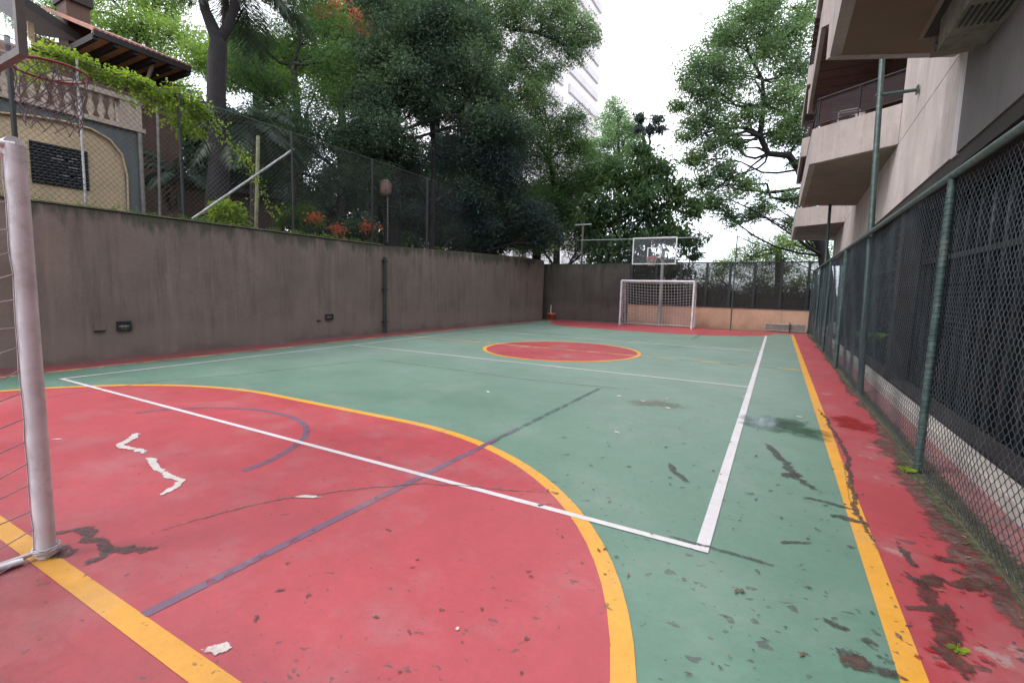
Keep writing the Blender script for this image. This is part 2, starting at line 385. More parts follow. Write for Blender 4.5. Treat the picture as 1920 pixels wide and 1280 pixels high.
# ================================================================== SETTING
def sheet(name, pts, z, m, parent=None):
    return MB().poly([(p[0], p[1], z) for p in pts]).build(name, m, parent)
g = sheet('ground', [(-400, -400), (400, -400), (400, 600), (-400, 600)], -.02, M['asphalt']); tag(g, kind='structure')
g = MB().box((-60, -30, -.5), (-11.1, 60, 2.45)).build('raised_garden_ground', M['ground']); tag(g, kind='structure')
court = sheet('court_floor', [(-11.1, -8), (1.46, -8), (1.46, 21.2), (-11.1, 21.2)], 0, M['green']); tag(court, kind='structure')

XL, XR, Y0, Y1 = -9.85, .86, -2.08, 19.65
# red run-off round the green court
r = MB()
for a, b in (((XR, -7.9), (1.455, 20.9)), ((-11.0, -7.9), (XL, 20.9)), ((XL, -7.9), (XR, Y0)), ((XL, Y1), (XR, 20.9))):
    r.poly([(a[0], a[1], .004), (b[0], a[1], .004), (b[0], b[1], .004), (a[0], b[1], .004)])
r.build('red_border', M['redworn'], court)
def dshape(cx, yb, s, rad, hw, x1=None):
    pts = []
    for k in range(25):
        q = math.pi/2*k/24; pts.append((cx+hw+rad*math.cos(q), yb+s*rad*math.sin(q)))
    for k in range(25):
        q = math.pi/2*(1-k/24); pts.append((cx-hw-rad*math.cos(q), yb+s*rad*math.sin(q)))
    return pts
GX = -4.45
def ring(outer, inner, z):
    m_ = MB(); n = len(outer)
    for i in range(n-1): m_.poly([(*outer[i], z), (*outer[i+1], z), (*inner[i+1], z), (*inner[i], z)])
    return m_
# measured outline of the near D (outer edge of its yellow line)
near_px = [(1228, 1280), (1224, 1200), (1213, 1125), (1170, 1030), (1100, 945), (1000, 868), (900, 822), (800, 793), (700, 770), (600, 752), (500, 735), (420, 721), (330, 712), (200, 709.5), (110, 711.5), (30, 715)]
No = [tuple(G(u, v)[:2]) for u, v in near_px]; No = [(No[0][0], -2.08)]+[p for p in No if p[1] > -2.05]
cn = np.array([GX, -2.08]); 
def smooth_poly(pts, it=2):
    for _ in range(it):
        q = [pts[0]]
        for a, b in zip(pts[:-1], pts[1:]):
            a, b = np.array(a), np.array(b); q += [tuple(a*.75+b*.25), tuple(a*.25+b*.75)]
        pts = q+[pts[-1]]
    return pts
def d_outer():
    pts = dshape(GX, -2.08, 1, 3.30, 1.18)
    return pts
No = d_outer(); Ni = dshape(GX, -2.08, 1, 3.20, 1.18)
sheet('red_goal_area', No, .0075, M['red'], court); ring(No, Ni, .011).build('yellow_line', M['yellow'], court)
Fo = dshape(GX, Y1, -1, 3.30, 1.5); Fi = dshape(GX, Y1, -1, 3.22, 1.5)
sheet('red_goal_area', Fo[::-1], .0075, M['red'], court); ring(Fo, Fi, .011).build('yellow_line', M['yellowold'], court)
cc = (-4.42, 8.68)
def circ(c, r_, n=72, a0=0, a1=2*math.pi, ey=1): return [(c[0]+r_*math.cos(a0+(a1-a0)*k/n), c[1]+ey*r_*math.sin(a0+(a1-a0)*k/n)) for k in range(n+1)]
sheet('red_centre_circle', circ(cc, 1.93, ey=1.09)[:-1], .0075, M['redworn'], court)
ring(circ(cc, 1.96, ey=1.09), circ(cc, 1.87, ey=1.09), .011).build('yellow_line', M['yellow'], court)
def line(a, b, wd, z, m, name):
    a, b = np.array(a, float), np.array(b, float); d = (b-a)/np.linalg.norm(b-a); n = np.array([-d[1], d[0]])*wd/2
    return MB().poly([(*(a-n), z), (*(b-n), z), (*(b+n), z), (*(a+n), z)][::1]).build(name, m, court)
line((XR, -1.0), (XR, Y1), .10, .0115, M['yellow'], 'yellow_line')
line((XL, Y0-.05), (XL, Y1), .08, .0115, M['yellowold'], 'yellow_line')
line((-7.6, Y0), (-1.0, Y0), .105, .012, M['yellow'], 'yellow_line')
line((XL, Y1), (XR, Y1), .06, .0115, M['yellowold'], 'yellow_line')
line((XL, 8.8), (XR, 8.8), .08, .0125, M['yellowold'], 'yellow_line')
WL = [(-9.02, 0.03), (-.02, 0.0), (-9.0, 6.0), (-.02, 6.0), (-9.0, 12.), (-.02, 12.), (-9.0, 18.), (-.02, 18.)]
line(WL[0], WL[1], .055, .0155, M['white'], 'white_line')
line((0, -.03), (0, 18.), .075, .0165, M['white'], 'white_line')
line((-9.03, 0.0), (-9.0, 18.), .055, .0165, M['white'], 'white_line')
line(WL[2], WL[3], .06, .0155, M['white'], 'white_line'); line(WL[4], WL[5], .075, .0155, M['white'], 'white_line')
line((-2.1, Y0+.05), (-2.07, 1.16), .062, .0135, M['purple'], 'violet_line')
line((-2.07, 1.17), (-2.03, 4.4), .06, .0135, M['purplegreen'], 'violet_line')
line((-2.1, 14.5), (-2.1, Y1), .05, .0135, M['purplegreen'], 'violet_line')
arc = [tuple(G(u, v)[:2]) for u, v in ((255, 775), (300, 768), (400, 764), (480, 767), (545, 780), (572, 795), (577, 812), (560, 833), (500, 868), (455, 883))]
arc = smooth_poly(arc)
def with_core(o, core):
    at = o.data.attributes.new('core', 'FLOAT', 'POINT'); at.data.foreach_set('value', np.array(core, np.float32)); return o
def strip(pts, wd, z, m, name, taper=False, jit=0., parent=court, rnd=random):
    pts = [np.array(p, float)[:2] for p in pts]; q = []; soft = jit > 0
    for a, b in zip(pts[:-1], pts[1:]):                       # resample
        n = max(1, int(np.linalg.norm(b-a)/.04)) if soft else 1
        q += [a+(b-a)*k/n for k in range(n)]
    q.append(pts[-1]); n = len(q); V, core = [], []; dr = 0.
    for i, p in enumerate(q):
        t = q[min(i+1, n-1)]-q[max(i-1, 0)]; t /= np.linalg.norm(t)+1e-9; nn = np.array([-t[1], t[0]])
        dr = dr*.75+(rnd.gauss(0, jit*wd*.30) if soft else 0); p = p+nn*dr
        ww = wd/2*(1.9+rnd.uniform(-.6, .8)*jit if soft else 1); e_ = min(1, 6*min(i, n-1-i)/(n-1)+(.15 if soft else 1))
        V += [(*(p+nn*ww), z), (*p, z), (*(p-nn*ww), z)]; core += [0, e_, 0]
    F = []
    for i in range(n-1): F += [(3*i+1, 3*i+4, 3*i+3, 3*i), (3*i+2, 3*i+5, 3*i+4, 3*i+1)]
    m_ = MB(); m_.v = V; m_.f = F; m_.sm = [False]*len(F)
    return with_core(m_.build(name, m, parent), core)
strip(arc, .064, .0125, M['purple'], 'violet_line')
# ---- stains, cracks and filler
def px(*a): return [G(u, v)[:2] for u, v in a]
rs = random.Random(3)
def blob(u, v, rx, ry, m, name, z=.019, ang=0, jag=.28, n=40):
    """irregular blot given by its size in metres"""
    c = G(u, v)[:2]; ph = [rs.uniform(0, 6.28) for _ in range(6)]; pts = []
    for k in range(n):
        q = 2*math.pi*k/n; r_ = 1+jag*(.5*math.sin(2*q+ph[0])+.4*math.sin(3*q+ph[1])+.35*math.sin(5*q+ph[2])+.3*math.sin(9*q+ph[3])+.2*math.sin(14*q+ph[4]))
        x, y = rx*r_*math.cos(q), ry*r_*math.sin(q); pts.append((c[0]+x*math.cos(ang)-y*math.sin(ang), c[1]+x*math.sin(ang)+y*math.cos(ang)))
    pts = [(c[0]+(p[0]-c[0])*1.3, c[1]+(p[1]-c[1])*1.3) for p in pts]; m_ = MB(); m_.v = [(*c, z)]+[(*p, z) for p in pts]; m_.f = [(0, 1+k, 1+(k+1) % n) for k in range(n)]; m_.sm = [False]*n
    return with_core(m_.build(name, m, court), [1.]+[0.]*n)
strip(px((260, 1008), (400, 965), (530, 935), (610, 925), (700, 913), (790, 907), (880, 912), (960, 920), (1050, 925)), .016, .0195, M['crack'], 'crack', True, .8)
strip(px((0, 757), (110, 742), (300, 714), (450, 702), (560, 690), (700, 675)), .02, .0195, M['crack'], 'crack', True, .5)
strip(px((690, 672), (840, 692), (1000, 713), (1090, 722), (1200, 732)), .022, .0195, M['crack'], 'crack', True, .5)
strip(px((1250, 1003), (1310, 1020), (1380, 1040), (1450, 1062)), .022, .0195, M['stain'], 'crack', True, .6)
strip(px((105, 993), (150, 997), (180, 1012), (205, 1030), (240, 1032), (305, 1029)), .05, .0195, M['stain'], 'dark_stain', True, .9)
strip(px((208, 1028), (190, 1044), (152, 1062)), .04, .0198, M['stain'], 'dark_stain', True, .9)
strip(px((100, 1025), (128, 1040), (150, 1030)), .07, .0199, M['stain'], 'dark_stain', True, .9)
strip(px((256, 811), (247, 822), (222, 835), (243, 842), (268, 853)), .052, .0205, M['patch'], 'filler_patch', True, .7)
strip(px((275, 858), (288, 868), (303, 888)), .045, .0205, M['patch'], 'filler_patch', True, .6)
strip(px((300, 886), (318, 892), (338, 902), (324, 916), (296, 931)), .040, .0208, M['patch'], 'filler_patch', True, .7)
blob(577, 932, .085, .03, M['patch'], 'filler_patch', .0205, .55); blob(410, 1217, .058, .036, M['patch'], 'filler_patch', .0205, .6, .12)
for u, v, a, b in ((858, 1180, .010, .010), (915, 735, .10, .022), (1157, 811, .045, .022), (1252, 765, .06, .035), (1205, 752, .04, .03), (1160, 743, .06, .03), (1400, 735, .03, .03), (108, 824, .05, .02), (1395, 745, .04, .03), (1500, 782, .05, .03), (1250, 748, .04, .03)):
    blob(u, v, a, b, M['patch'], 'filler_patch', .0205, rs.uniform(0, 3))
blob(1232, 757, .34, .22, M['mud'], 'dark_stain', .0185, .4)
strip(px((1430, 830), (1465, 862), (1500, 895), (1545, 925)), .05, .0195, M['stain'], 'dark_stain', True, .9)
strip(px((1465, 893), (1500, 888)), .06, .0199, M['stain'], 'dark_stain', True, .6)
strip(px((1255, 868), (1258, 885), (1275, 893), (1293, 906)), .035, .0195, M['stain'], 'dark_stain', True, .9)
strip(px((1460, 1018), (1525, 1018)), .022, .0195, M['stain'], 'dark_stain', True, .5)
strip(px((1505, 932), (1560, 945), (1605, 958)), .03, .0195, M['stain'], 'dark_stain', True, .8)
strip(px((1552, 965), (1600, 972), (1632, 985)), .045, .0195, M['stain'], 'dark_stain', True, .8)
strip(px((1534, 765), (1558, 800), (1575, 830), (1590, 870), (1602, 920), (1602, 960), (1622, 985), (1636, 1010), (1644, 1040)), .026, .0202, M['stain'], 'dark_stain', True, .9)
strip(px((1568, 835), (1583, 880), (1592, 925), (1598, 960)), .008, .0216, M['ochre'], 'crack', True, .9)
strip(px((1695, 1070), (1715, 1090), (1745, 1125), (1762, 1160), (1780, 1195), (1795, 1240), (1820, 1280)), .055, .0202, M['browndirt'], 'dark_stain', True, 1.)
strip(px((1715, 1085), (1780, 1090), (1840, 1100), (1900, 1125)), .07, .0204, M['browndirt'], 'dark_stain', True, 1.)
strip(px((1685, 1075), (1720, 1085), (1750, 1100)), .045, .0206, M['stain'], 'dark_stain', True, .9)
strip(px((1690, 1025), (1700, 1042), (1712, 1065)), .03, .0195, M['stain'], 'dark_stain', True, .9)
strip(px((1742, 1040), (1765, 1050), (1800, 1060)), .045, .0195, M['browndirt'], 'dark_stain', True, .9)
strip(px((1690, 1135), (1730, 1142), (1790, 1140)), .03, .0195, M['stain'], 'dark_stain', True, .9)
strip(px((1540, 1158), (1565, 1170), (1592, 1185)), .035, .0195, M['stain'], 'dark_stain', True, .9)
strip(px((1605, 1195), (1625, 1203), (1648, 1212)), .032, .0199, M['stain'], 'dark_stain', True, .7)
blob(1605, 1243, .075, .045, M['browndirt'], 'dark_stain', .0202, .3); blob(1660, 1262, .07, .03, M['stain'], 'dark_stain', .0205, .2)
blob(1585, 1225, .05, .02, M['stain'], 'dark_stain', .0207, .2)
for k in range(120):
    u, v = rs.choice([(rs.uniform(470, 1180), rs.uniform(980, 1275)), (rs.uniform(1350, 1600), rs.uniform(850, 1270)), (rs.uniform(1620, 1860), rs.uniform(1000, 1275)), (rs.uniform(1000, 1450), rs.uniform(820, 980))])
    s_ = rs.uniform(.003, .012)*(1.5 if v < 950 else 1)
    blob(u, v, s_*rs.uniform(1, 2.4), s_, M['stain'], 'dark_stain', .0193+k*2e-5, rs.uniform(0, 3), .45, 22)
for k in range(26):
    u, v = rs.uniform(1705, 1870), rs.uniform(1040, 1260); s_ = rs.uniform(.008, .02)
    blob(u, v, s_*1.9, s_, M['wetred'], 'wet_spot', .0187+k*2e-5, rs.uniform(0, 3), .4, 24)
M['film'] = soften(court_mat('water film on green paint', (.07, .12, .11)), .1, .6, .4, 6, .9)
b_ = M['film'].node_tree.nodes['Principled BSDF']
for k_ in ('Roughness', 'Normal'):
    for l_ in list(b_.inputs[k_].links): M['film'].node_tree.links.remove(l_)
b_.inputs['Roughness'].default_value = .1; b_.inputs['Specular IOR Level'].default_value = 1.
blob(1432, 792, .24, .36, M['film'], 'water_film', .0190, .2, .3)
blob(1490, 803, .30, .40, M['wetgreen'], 'wet_spot', .0172, .2, .3); blob(1600, 795, .22, .36, M['wetred'], 'wet_spot', .0174, .1, .3)
# silt and moss that gathers at the foot of the mesh fence
def edge_band(x1, wmin, wmax, sd_, z, m, name, seed):
    ys = np.arange(-3.4, 20.8, .08); fr = random.Random(seed); e = (wmin+wmax)/2; V, core = [], []
    for y in ys:
        e = min(max(e+fr.gauss(0, sd_), wmin), wmax); k = 1.25 if y < 4 else .8
        V += [(x1-e*k*1.35, y, z), (x1-e*k*.35, y, z), (x1, y, z)]; core += [0, 1, 1]
    m_ = MB(); m_.v = V; n = len(ys); m_.f = [f for i in range(n-1) for f in ((3*i, 3*i+1, 3*i+4, 3*i+3), (3*i+1, 3*i+2, 3*i+5, 3*i+4))]; m_.sm = [False]*len(m_.f)
    return with_core(m_.build(name, m, court), core)
edge_band(1.455, .03, .15, .020, .0168, M['silt'], 'silt_edge', 5)
edge_band(1.458, .01, .07, .012, .0215, M['moss'], 'moss_edge', 6)
# strip of floor between fence and kerb
s_ = sheet('side_path', [(1.462, -8), (1.80, -8), (1.80, 21), (1.462, 21)], .003, M['pinkfloor']); tag(s_, kind='structure')
with_core(MB().poly([(1.462, -8, .02), (1.66, -8, .02), (1.64, 21, .02), (1.462, 21, .02)]).build('moss_edge', M['moss'], s_), [1.2, .0, .0, 1.2])
k_ = MB().box((1.80, -8, -.01), (1.97, 21, .13)).build('kerb', M['kerb'], bevel=.012); tag(k_, kind='structure')

for o_ in list(court.children)+list(s_.children): o_.scale.z = .35
# loose grit and leaf litter, thickest along the fence
rgl = np.random.default_rng(77); V, F = [], []
for i in range(420):
    if i < 250: x, y = 1.43-abs(rgl.normal(0, .10)), rgl.uniform(-1.5, 14)
    elif i < 320: x, y = rgl.uniform(-.8, 1.4), rgl.uniform(-1.6, 5)
    else: x, y = rgl.uniform(-9.5, 1.3), rgl.uniform(-2, 16)
    if i % 9 == 0: x, y = -10.7+abs(rgl.normal(0, .12)), rgl.uniform(-1, 15)
    th, L_ = rgl.uniform(0, 6.28), rgl.uniform(.008, .026); c_, s2 = math.cos(th), math.sin(th); q = rgl.uniform(.25, .5); n0 = len(V)
    for a_, b_ in ((-1, 0), (0, -q), (1, 0), (0, q)): V.append((x+(a_*c_-b_*s2)*L_, y+(a_*s2+b_*c_)*L_, .009+rgl.uniform(0, .0015)))
    F.append((n0, n0+1, n0+2, n0+3))
o_ = np_mesh('leaf_litter', np.array(V), np.array(F), simple('dry litter', (.11, .065, .04), .8, .6, 40, dirt=(.30, .22, .14))); tag(o_, 'thin scatter of dry leaf litter and grit on the court', 'leaf litter', kind='stuff')

# ================================================================== WALLS
def wallpath(pts, th, h0, z0=-.01):
    """thick wall along a path (thickness towards -X)"""
    m_ = MB(); n = len(pts)
    vs = []
    for i, (x, y, h) in enumerate(pts): vs += [(x, y, z0), (x-th, y, z0), (x, y, h), (x-th, y, h)]
    fs = []
    for i in range(n-1):
        a, b = i*4, i*4+4
        fs += [(a, b, b+2, a+2), (a+1, a+3, b+3, b+1), (a+2, b+2, b+3, a+3)]
    fs += [(0, 2, 3, 1), (4*n-4, 4*n-3, 4*n-1, 4*n-2)]
    m_.add(vs, fs); return m_
lw = empty('court_wall', (-10.8, 3, 0), 'long brown stained cement retaining wall along the left side of the court', 'wall')
def lp(m_, name, mat, par): 
    o = m_.build(name, mat, par); o.matrix_parent_inverse = Matrix.Translation(-par.location); return o
W1 = [(-10.8, -9, 2.82), (-10.8, 9.06, 2.80)]; W2 = [(-10.8, 9.06, 2.82), (-10.6, 11.8, 2.90), (-10.36, 14.4, 2.96), (-10.14, 17.2, 3.0), (-9.96, 19.7, 3.0), (-9.99, 19.9, 2.9)]
lp(wallpath(W1, .25, 0), 'wall_panel', M['lwall'], lw); lp(wallpath(W2, .25, 0), 'wall_panel', M['lwall'], lw)
lp(MB().box((-11.08, -9, 2.823), (-10.775, 9.05, 2.85)), 'coping', M['coping'], lw)
for i in range(3):
    y = (1.75, 4.9, 7.35)[i]; lp(MB().box((-10.799, y, .1), (-10.796, y+.012, 2.8)), 'joint', M['crack'], lw)
dp = empty('drain_pipe', (-10.73, 9.06, 0), 'thin dark green vertical pipe fixed to the brown court wall', 'pipe')
lp(MB().tube([(-10.73, 9.06, 0), (-10.73, 9.06, 2.45)], .05, 10), 'pipe', simple('dark green pipe', (.012, .03, .028), .5), dp)
for z in (.35, 1.4, 2.3): lp(MB().box((-10.80, 8.97, z), (-10.67, 9.15, z+.04)), 'bracket', M['dark'], dp)
def plate(u, v, wd, ht, label, rows=2, group=None):
    p = VX(u, v, -10.79); y, z = p[1], p[2]; o = empty('wall_outlet', (-10.79, y, z), label, 'wall outlet', group)
    f = MB()
    for a, b in (((-10.8, y-wd, z-ht), (-10.76, y+wd, z-ht+.03)), ((-10.8, y-wd, z+ht-.03), (-10.76, y+wd, z+ht)), ((-10.8, y-wd, z-ht+.03), (-10.76, y-wd+.03, z+ht-.03)), ((-10.8, y+wd-.03, z-ht+.03), (-10.76, y+wd, z+ht-.03))): f.box(a, b)
    lp(f, 'frame', M['dark'], o); lp(MB().box((-10.8, y-wd+.03, z-ht+.03), (-10.785, y+wd-.03, z+ht-.03)), 'cover_plate', simple('grey plate', (.20, .18, .17), .7), o)
    for r_ in range(rows):
        zz = z+(r_-(rows-1)/2)*ht*.8
        for c_ in range(3 if rows > 1 else 1):
            yy = y+(c_-(1 if rows > 1 else 0))*wd*.5; lp(MB().box((-10.786, yy-wd*.19, zz-ht*.2), (-10.778, yy+wd*.19, zz+ht*.2)), 'slot', M['dark'], o)
plate(232, 611, .125, .095, 'large dark framed outlet box with six slots low on the brown wall')
plate(617, 594, .14, .08, 'small slotted outlet box low on the brown wall near the drain pipe', 2)
def stub(u, v, wd, label):
    p = VX(u, v, -10.8); o = empty('blank_cover', p, label, 'wall cover'); y, z = p[1], p[2]
    lp(MB().box((-10.8, y-wd, z-.07), (-10.785, y+wd, z+.05)), 'cover', M['lwall'], o); lp(MB().box((-10.8, y-wd, z-.10), (-10.77, y+wd, z-.075)), 'lip', M['dark'], o)
stub(186, 612, .09, 'blank cover with a dark lower lip left of the six slot outlet box'); stub(597, 595, .06, 'small blank cover beside the smaller slotted outlet box')
p = P(942, 580, 21.0); o = empty('blank_cover', p, 'faded square cover low on the far stretch of the brown wall', 'wall cover')
Xw = -10.28; p = VX(942, 580, Xw); o.location = Vector(p.tolist()); lp(MB(p*0).box((Xw-.1, p[1]-.12, p[2]-.1), (Xw+.02, p[1]+.12, p[2]+.1)), 'cover', simple('brown cover', (.07, .055, .05), .8), o)

# far end walls
fw_ = empty('far_wall', (-8, 21.2, 0), 'dark weathered cement wall behind the mesh at the far left corner', 'wall')
lp(MB().box((-10.9, 21.2, -.01), (-6.0, 21.45, 2.9)), 'wall_panel', M['farwall'], fw_)
bw = empty('beige_wall', (-2, 21.0, 0), 'low beige plastered wall behind the far goal', 'wall')
lp(MB().box((-5.99, 21.0, -.01), (1.6, 21.2, .93)), 'wall_panel', M['beige'], bw)
lp(MB().box((-6.0, 20.97, .932), (1.6, 21.23, .97)), 'coping', M['timber'], bw)
p = VY(1342, 586, 20.99); lp(MB().box((p[0]-.12, 20.985, p[2]-.1), (p[0]+.12, 20.998, p[2]+.1)), 'vent', M['stain'], bw)
sc = empty('dark_screen', (-2, 21.1, .97), 'dark mesh screen with upright posts standing on the beige wall', 'screen')
lp(MB().box((-5.99, 21.10, .972), (1.6, 21.112, 2.88)), 'mesh_panel', M['screen'], sc)
lp(MB().box((-5.99, 21.06, 2.881), (1.6, 21.14, 2.93)), 'top_rail', M['dark'], sc)
for x in (-5.9, -4.75, -3.65, -2.55, -1.6, -.65, .35, 1.3): lp(MB().box((x-.05, 21.04, .972), (x+.05, 21.098, 2.88)), 'post', M['dark'], sc)
grl = empty('floor_grille', (.9, 20.7, 0), 'low grey metal barrier panel leaning on the beige wall in the far right corner', 'barrier')
f = MB(); f.tube([(-.1, 20.75, .05), (-.1, 20.8, .33), (1.35, 20.8, .33), (1.35, 20.75, .05)], .018, 6); f.tube([(-.1, 20.75, .06), (1.35, 20.75, .06)], .015, 6)
lp(f, 'frame', M['galv'], grl); lp(MB().box((-.08, 20.79, .07), (1.33, 20.80, .31)), 'panel', simple('dull grey sheet', (.22, .19, .17), .7), grl); lp(MB().tube([(.78, 20.73, 0), (.78, 20.74, .42)], .02, 6), 'stake', M['dark'], grl)

# ================================================================== CHAIN LINK
def chainlink(name, p0, d, length, z0, zf, m, parent, cell=.075, r=.0021, seed=0, sag=.0, start=0.):
    rg = np.random.default_rng(seed); d = np.array(d, float)/np.linalg.norm(d); nrm = np.array([-d[1], d[0]])
    Vs, Fs = [], []; off = 0; n = int((length-start)/(cell*.5))
    for i in range(n):
        s0 = start+(i+.5)*cell*.5; zt = zf(s0); npt = int((zt-z0)/(cell*.5))+1
        if npt < 3: continue
        j = np.arange(npt); sgn = np.where(((j+i) % 2) == 0, 1, -1)
        s = s0+sgn*(cell*.25+r*.6)+rg.normal(0, cell*.02, npt)+sag*np.sin(j*.21+i*.05)+sag*1.6*np.sin(j*.07+i*.021)
        z = z0+j*cell*.5+rg.normal(0, cell*.02, npt); o_ = sgn*r*.9+.02*np.sin(s*1.3+z*1.7+seed)+.008*np.sin(s*5.1-z*3.3)
        c = np.stack([p0[0]+d[0]*s+nrm[0]*o_, p0[1]+d[1]*s+nrm[1]*o_, z], 1)
        D = np.array([d[0], d[1], 0]); N = np.array([nrm[0], nrm[1], 0])
        ring_ = [c+r*1.25*(math.cos(q)*D+math.sin(q)*N) for q in (0.3, 2.4, 4.5)]
        Vs.append(np.stack(ring_, 1).reshape(-1, 3))
        a = off+3*np.arange(npt-1)[:, None]
        for k in range(3):
            k2 = (k+1) % 3; Fs.append(np.concatenate([a+k, a+k2, a+3+k2, a+3+k], 1))
        off += npt*3
    o = np_mesh(name, np.concatenate(Vs), np.concatenate(Fs), m, parent, True); return o
FX = 1.44
rf = empty('mesh_fence', (FX, 9, 0), 'tall dark green chain link fence along the right side of the court', 'fence')
def inv(o, par): o.matrix_parent_inverse = Matrix.Translation(-par.location); return o
inv(chainlink('mesh', (FX+.03, -3.2), (0, 1), 24.2, .03, lambda s: 2.49, M['wire'], rf, .078, .0023, 1, .004), rf)
lp(MB().tube([(FX, y, 2.52) for y in np.linspace(-3.2, 20.9, 30)], .032, 12), 'top_rail', M['postgreen'], rf)
def jpost(m_, x, y, h, r=.038, wrap=False):
    m_.tube([(x, y, 0), (x, y, h)], r, 12)
    if wrap:
        z = .1
        hel = [(x+(r+.002)*math.cos(a), y+(r+.002)*math.sin(a), .05+a*.0075) for a in np.arange(0, (h-.2)/.0075, .6)]
        m_.tube(hel, .0035, 4)
    return m_
for y, wr in ((-1.2, 1), (2.44, 1), (9.7, 0), (13.2, 0), (16.9, 0), (20.9, 0)): lp(jpost(MB(), FX, y, 2.5, .045 if y == 9.7 else .031, wr), 'post', M['postgreen'], rf)
for y in (-1.2, 2.44, 6.3, 9.7): 
    lp(MB().lathe((FX, y, 0), [(.10, .0), (.10, .018), (.05, .03)], 10), 'post_base', M['moss'], rf)
# tall posts that stand in the fence line and are braced to the building
def tallpole(y0, h, wrap, lab, arm=None):
    o = empty('tall_pole', (FX, y0, 0), lab, 'pole')
    TX = FX+.06; x1, y1 = TX, y0+1.45*h/5.6
    lp(MB().tube([(TX, y0, 0), (TX, (y0+y1)/2, h/2), (x1, y1, h)], .042, 14), 'pole', M['postgreen'], o)
    if wrap:
        pts = []
        for a in np.arange(0, 2*math.pi*95, .6):
            z = 1.0+a/(2*math.pi)*.037; 
            if z > 4.55: break
            pts.append((TX+.043*math.cos(a), y0+(y1-y0)*z/h+.043*math.sin(a), z))
        lp(MB().tube(pts, .0045, 5), 'wire_wrap', M['postgreen'], o)
    if arm: lp(MB().tube([(FX, y0+(y1-y0)*arm/h, arm), (1.99, y0+(y1-y0)*arm/h, arm)], .028, 10), 'brace_arm', M['postgreen'], o); lp(MB().obox((1.985, y0+(y1-y0)*arm/h, arm), (.012, 0, 0), (0, .06, 0), (0, 0, .06)), 'wall_flange', M['postgreen'], o)
tallpole(6.45, 5.7, True, 'tall wire wrapped green pole braced to the concrete building', 4.9)
tallpole(15.3, 5.0, False, 'thinner tall green pole in front of the farthest balcony')

# left fence on top of the wall
LX = -10.93
lf = empty('wall_top_fence', (LX, 6, 2.85), 'chain link fence standing on top of the long brown wall', 'fence')
inv(chainlink('mesh', (LX+.02, -3.), (0, 1), 23.0, 2.86, lambda s: 5.42 if s < 15 else 5.42-.06*(s-15), M['wiredark'], lf, .11, .0034, 2), lf)
for y, m2, r_ in ((.27, 'dark', .04), (1.2, 'galv', .022), (2.95, 'dark', .035), (5.75, 'dark', .03), (8.7, 'dark', .03), (11.5, 'dark', .05), (15.2, 'postgreen', .035), (19.6, 'postgreen', .035), (-2.6, 'dark', .035)):
    lp(MB().tube([(LX, y, 2.83), (LX, y, 5.45)], r_, 8), 'post', M[m2], lf)
lp(MB().tube([(LX, -3, 5.43), (LX, 8.7, 5.43), (LX, 12, 5.42), (LX, 20, 5.1)], .008, 6), 'top_wire', M['wiredark'], lf)
a, b = VX(360, 411, LX-.05), VX(550, 280, LX-.05); lp(MB().tube([a, b], .028, 8), 'brace', M['galv'], lf)
# far fence
ff = empty('end_fence', (-4, 20.2, 0), 'tall chain link fence closing the far end of the court', 'fence')
inv(chainlink('mesh', (-9.9, 20.25), (1, 0), 11.3, .03, lambda s: 3.95 if s < 8.5 else 3.95-(s-8.5)/2.8*1.45, M['wiredark'], ff, .10, .0024, 4), ff)
for x, h in ((-9.85, 3.6), (-8.12, 3.97), (-1.38, 3.95)): lp(MB().tube([(x, 20.2, 0), (x, 20.2, h)], .024, 8), 'post', M['wiredark' if x == -8.12 else 'postgreen'], ff)
lp(MB().tube([(-8.3, 20.2, 3.97), (-4, 20.2, 3.94), (-1.38, 20.2, 3.95)], .016, 6), 'top_rail', M['galv'], ff)
lp(MB().tube([(-1.38, 20.2, 3.95), (1.42, 20.2, 2.5)], .022, 6), 'sloping_rail', M['postgreen'], ff)
# flood light pole behind the far left wall
fp = empty('light_pole', (-8.75, 22, 0), 'pale pole with a small crossbar behind the far mesh', 'pole')
x = VY(1093, 430, 22)[0]; lp(MB().tube([(x, 22, 0), (x, 22, 4.95)], .055, 8), 'pole', M['framegrey'], fp); z = VY(1093, 421, 22)[2]
lp(MB().box((x-.45, 21.97, z-.03), (x+.45, 22.03, z+.03)), 'crossbar', M['galv'], fp)

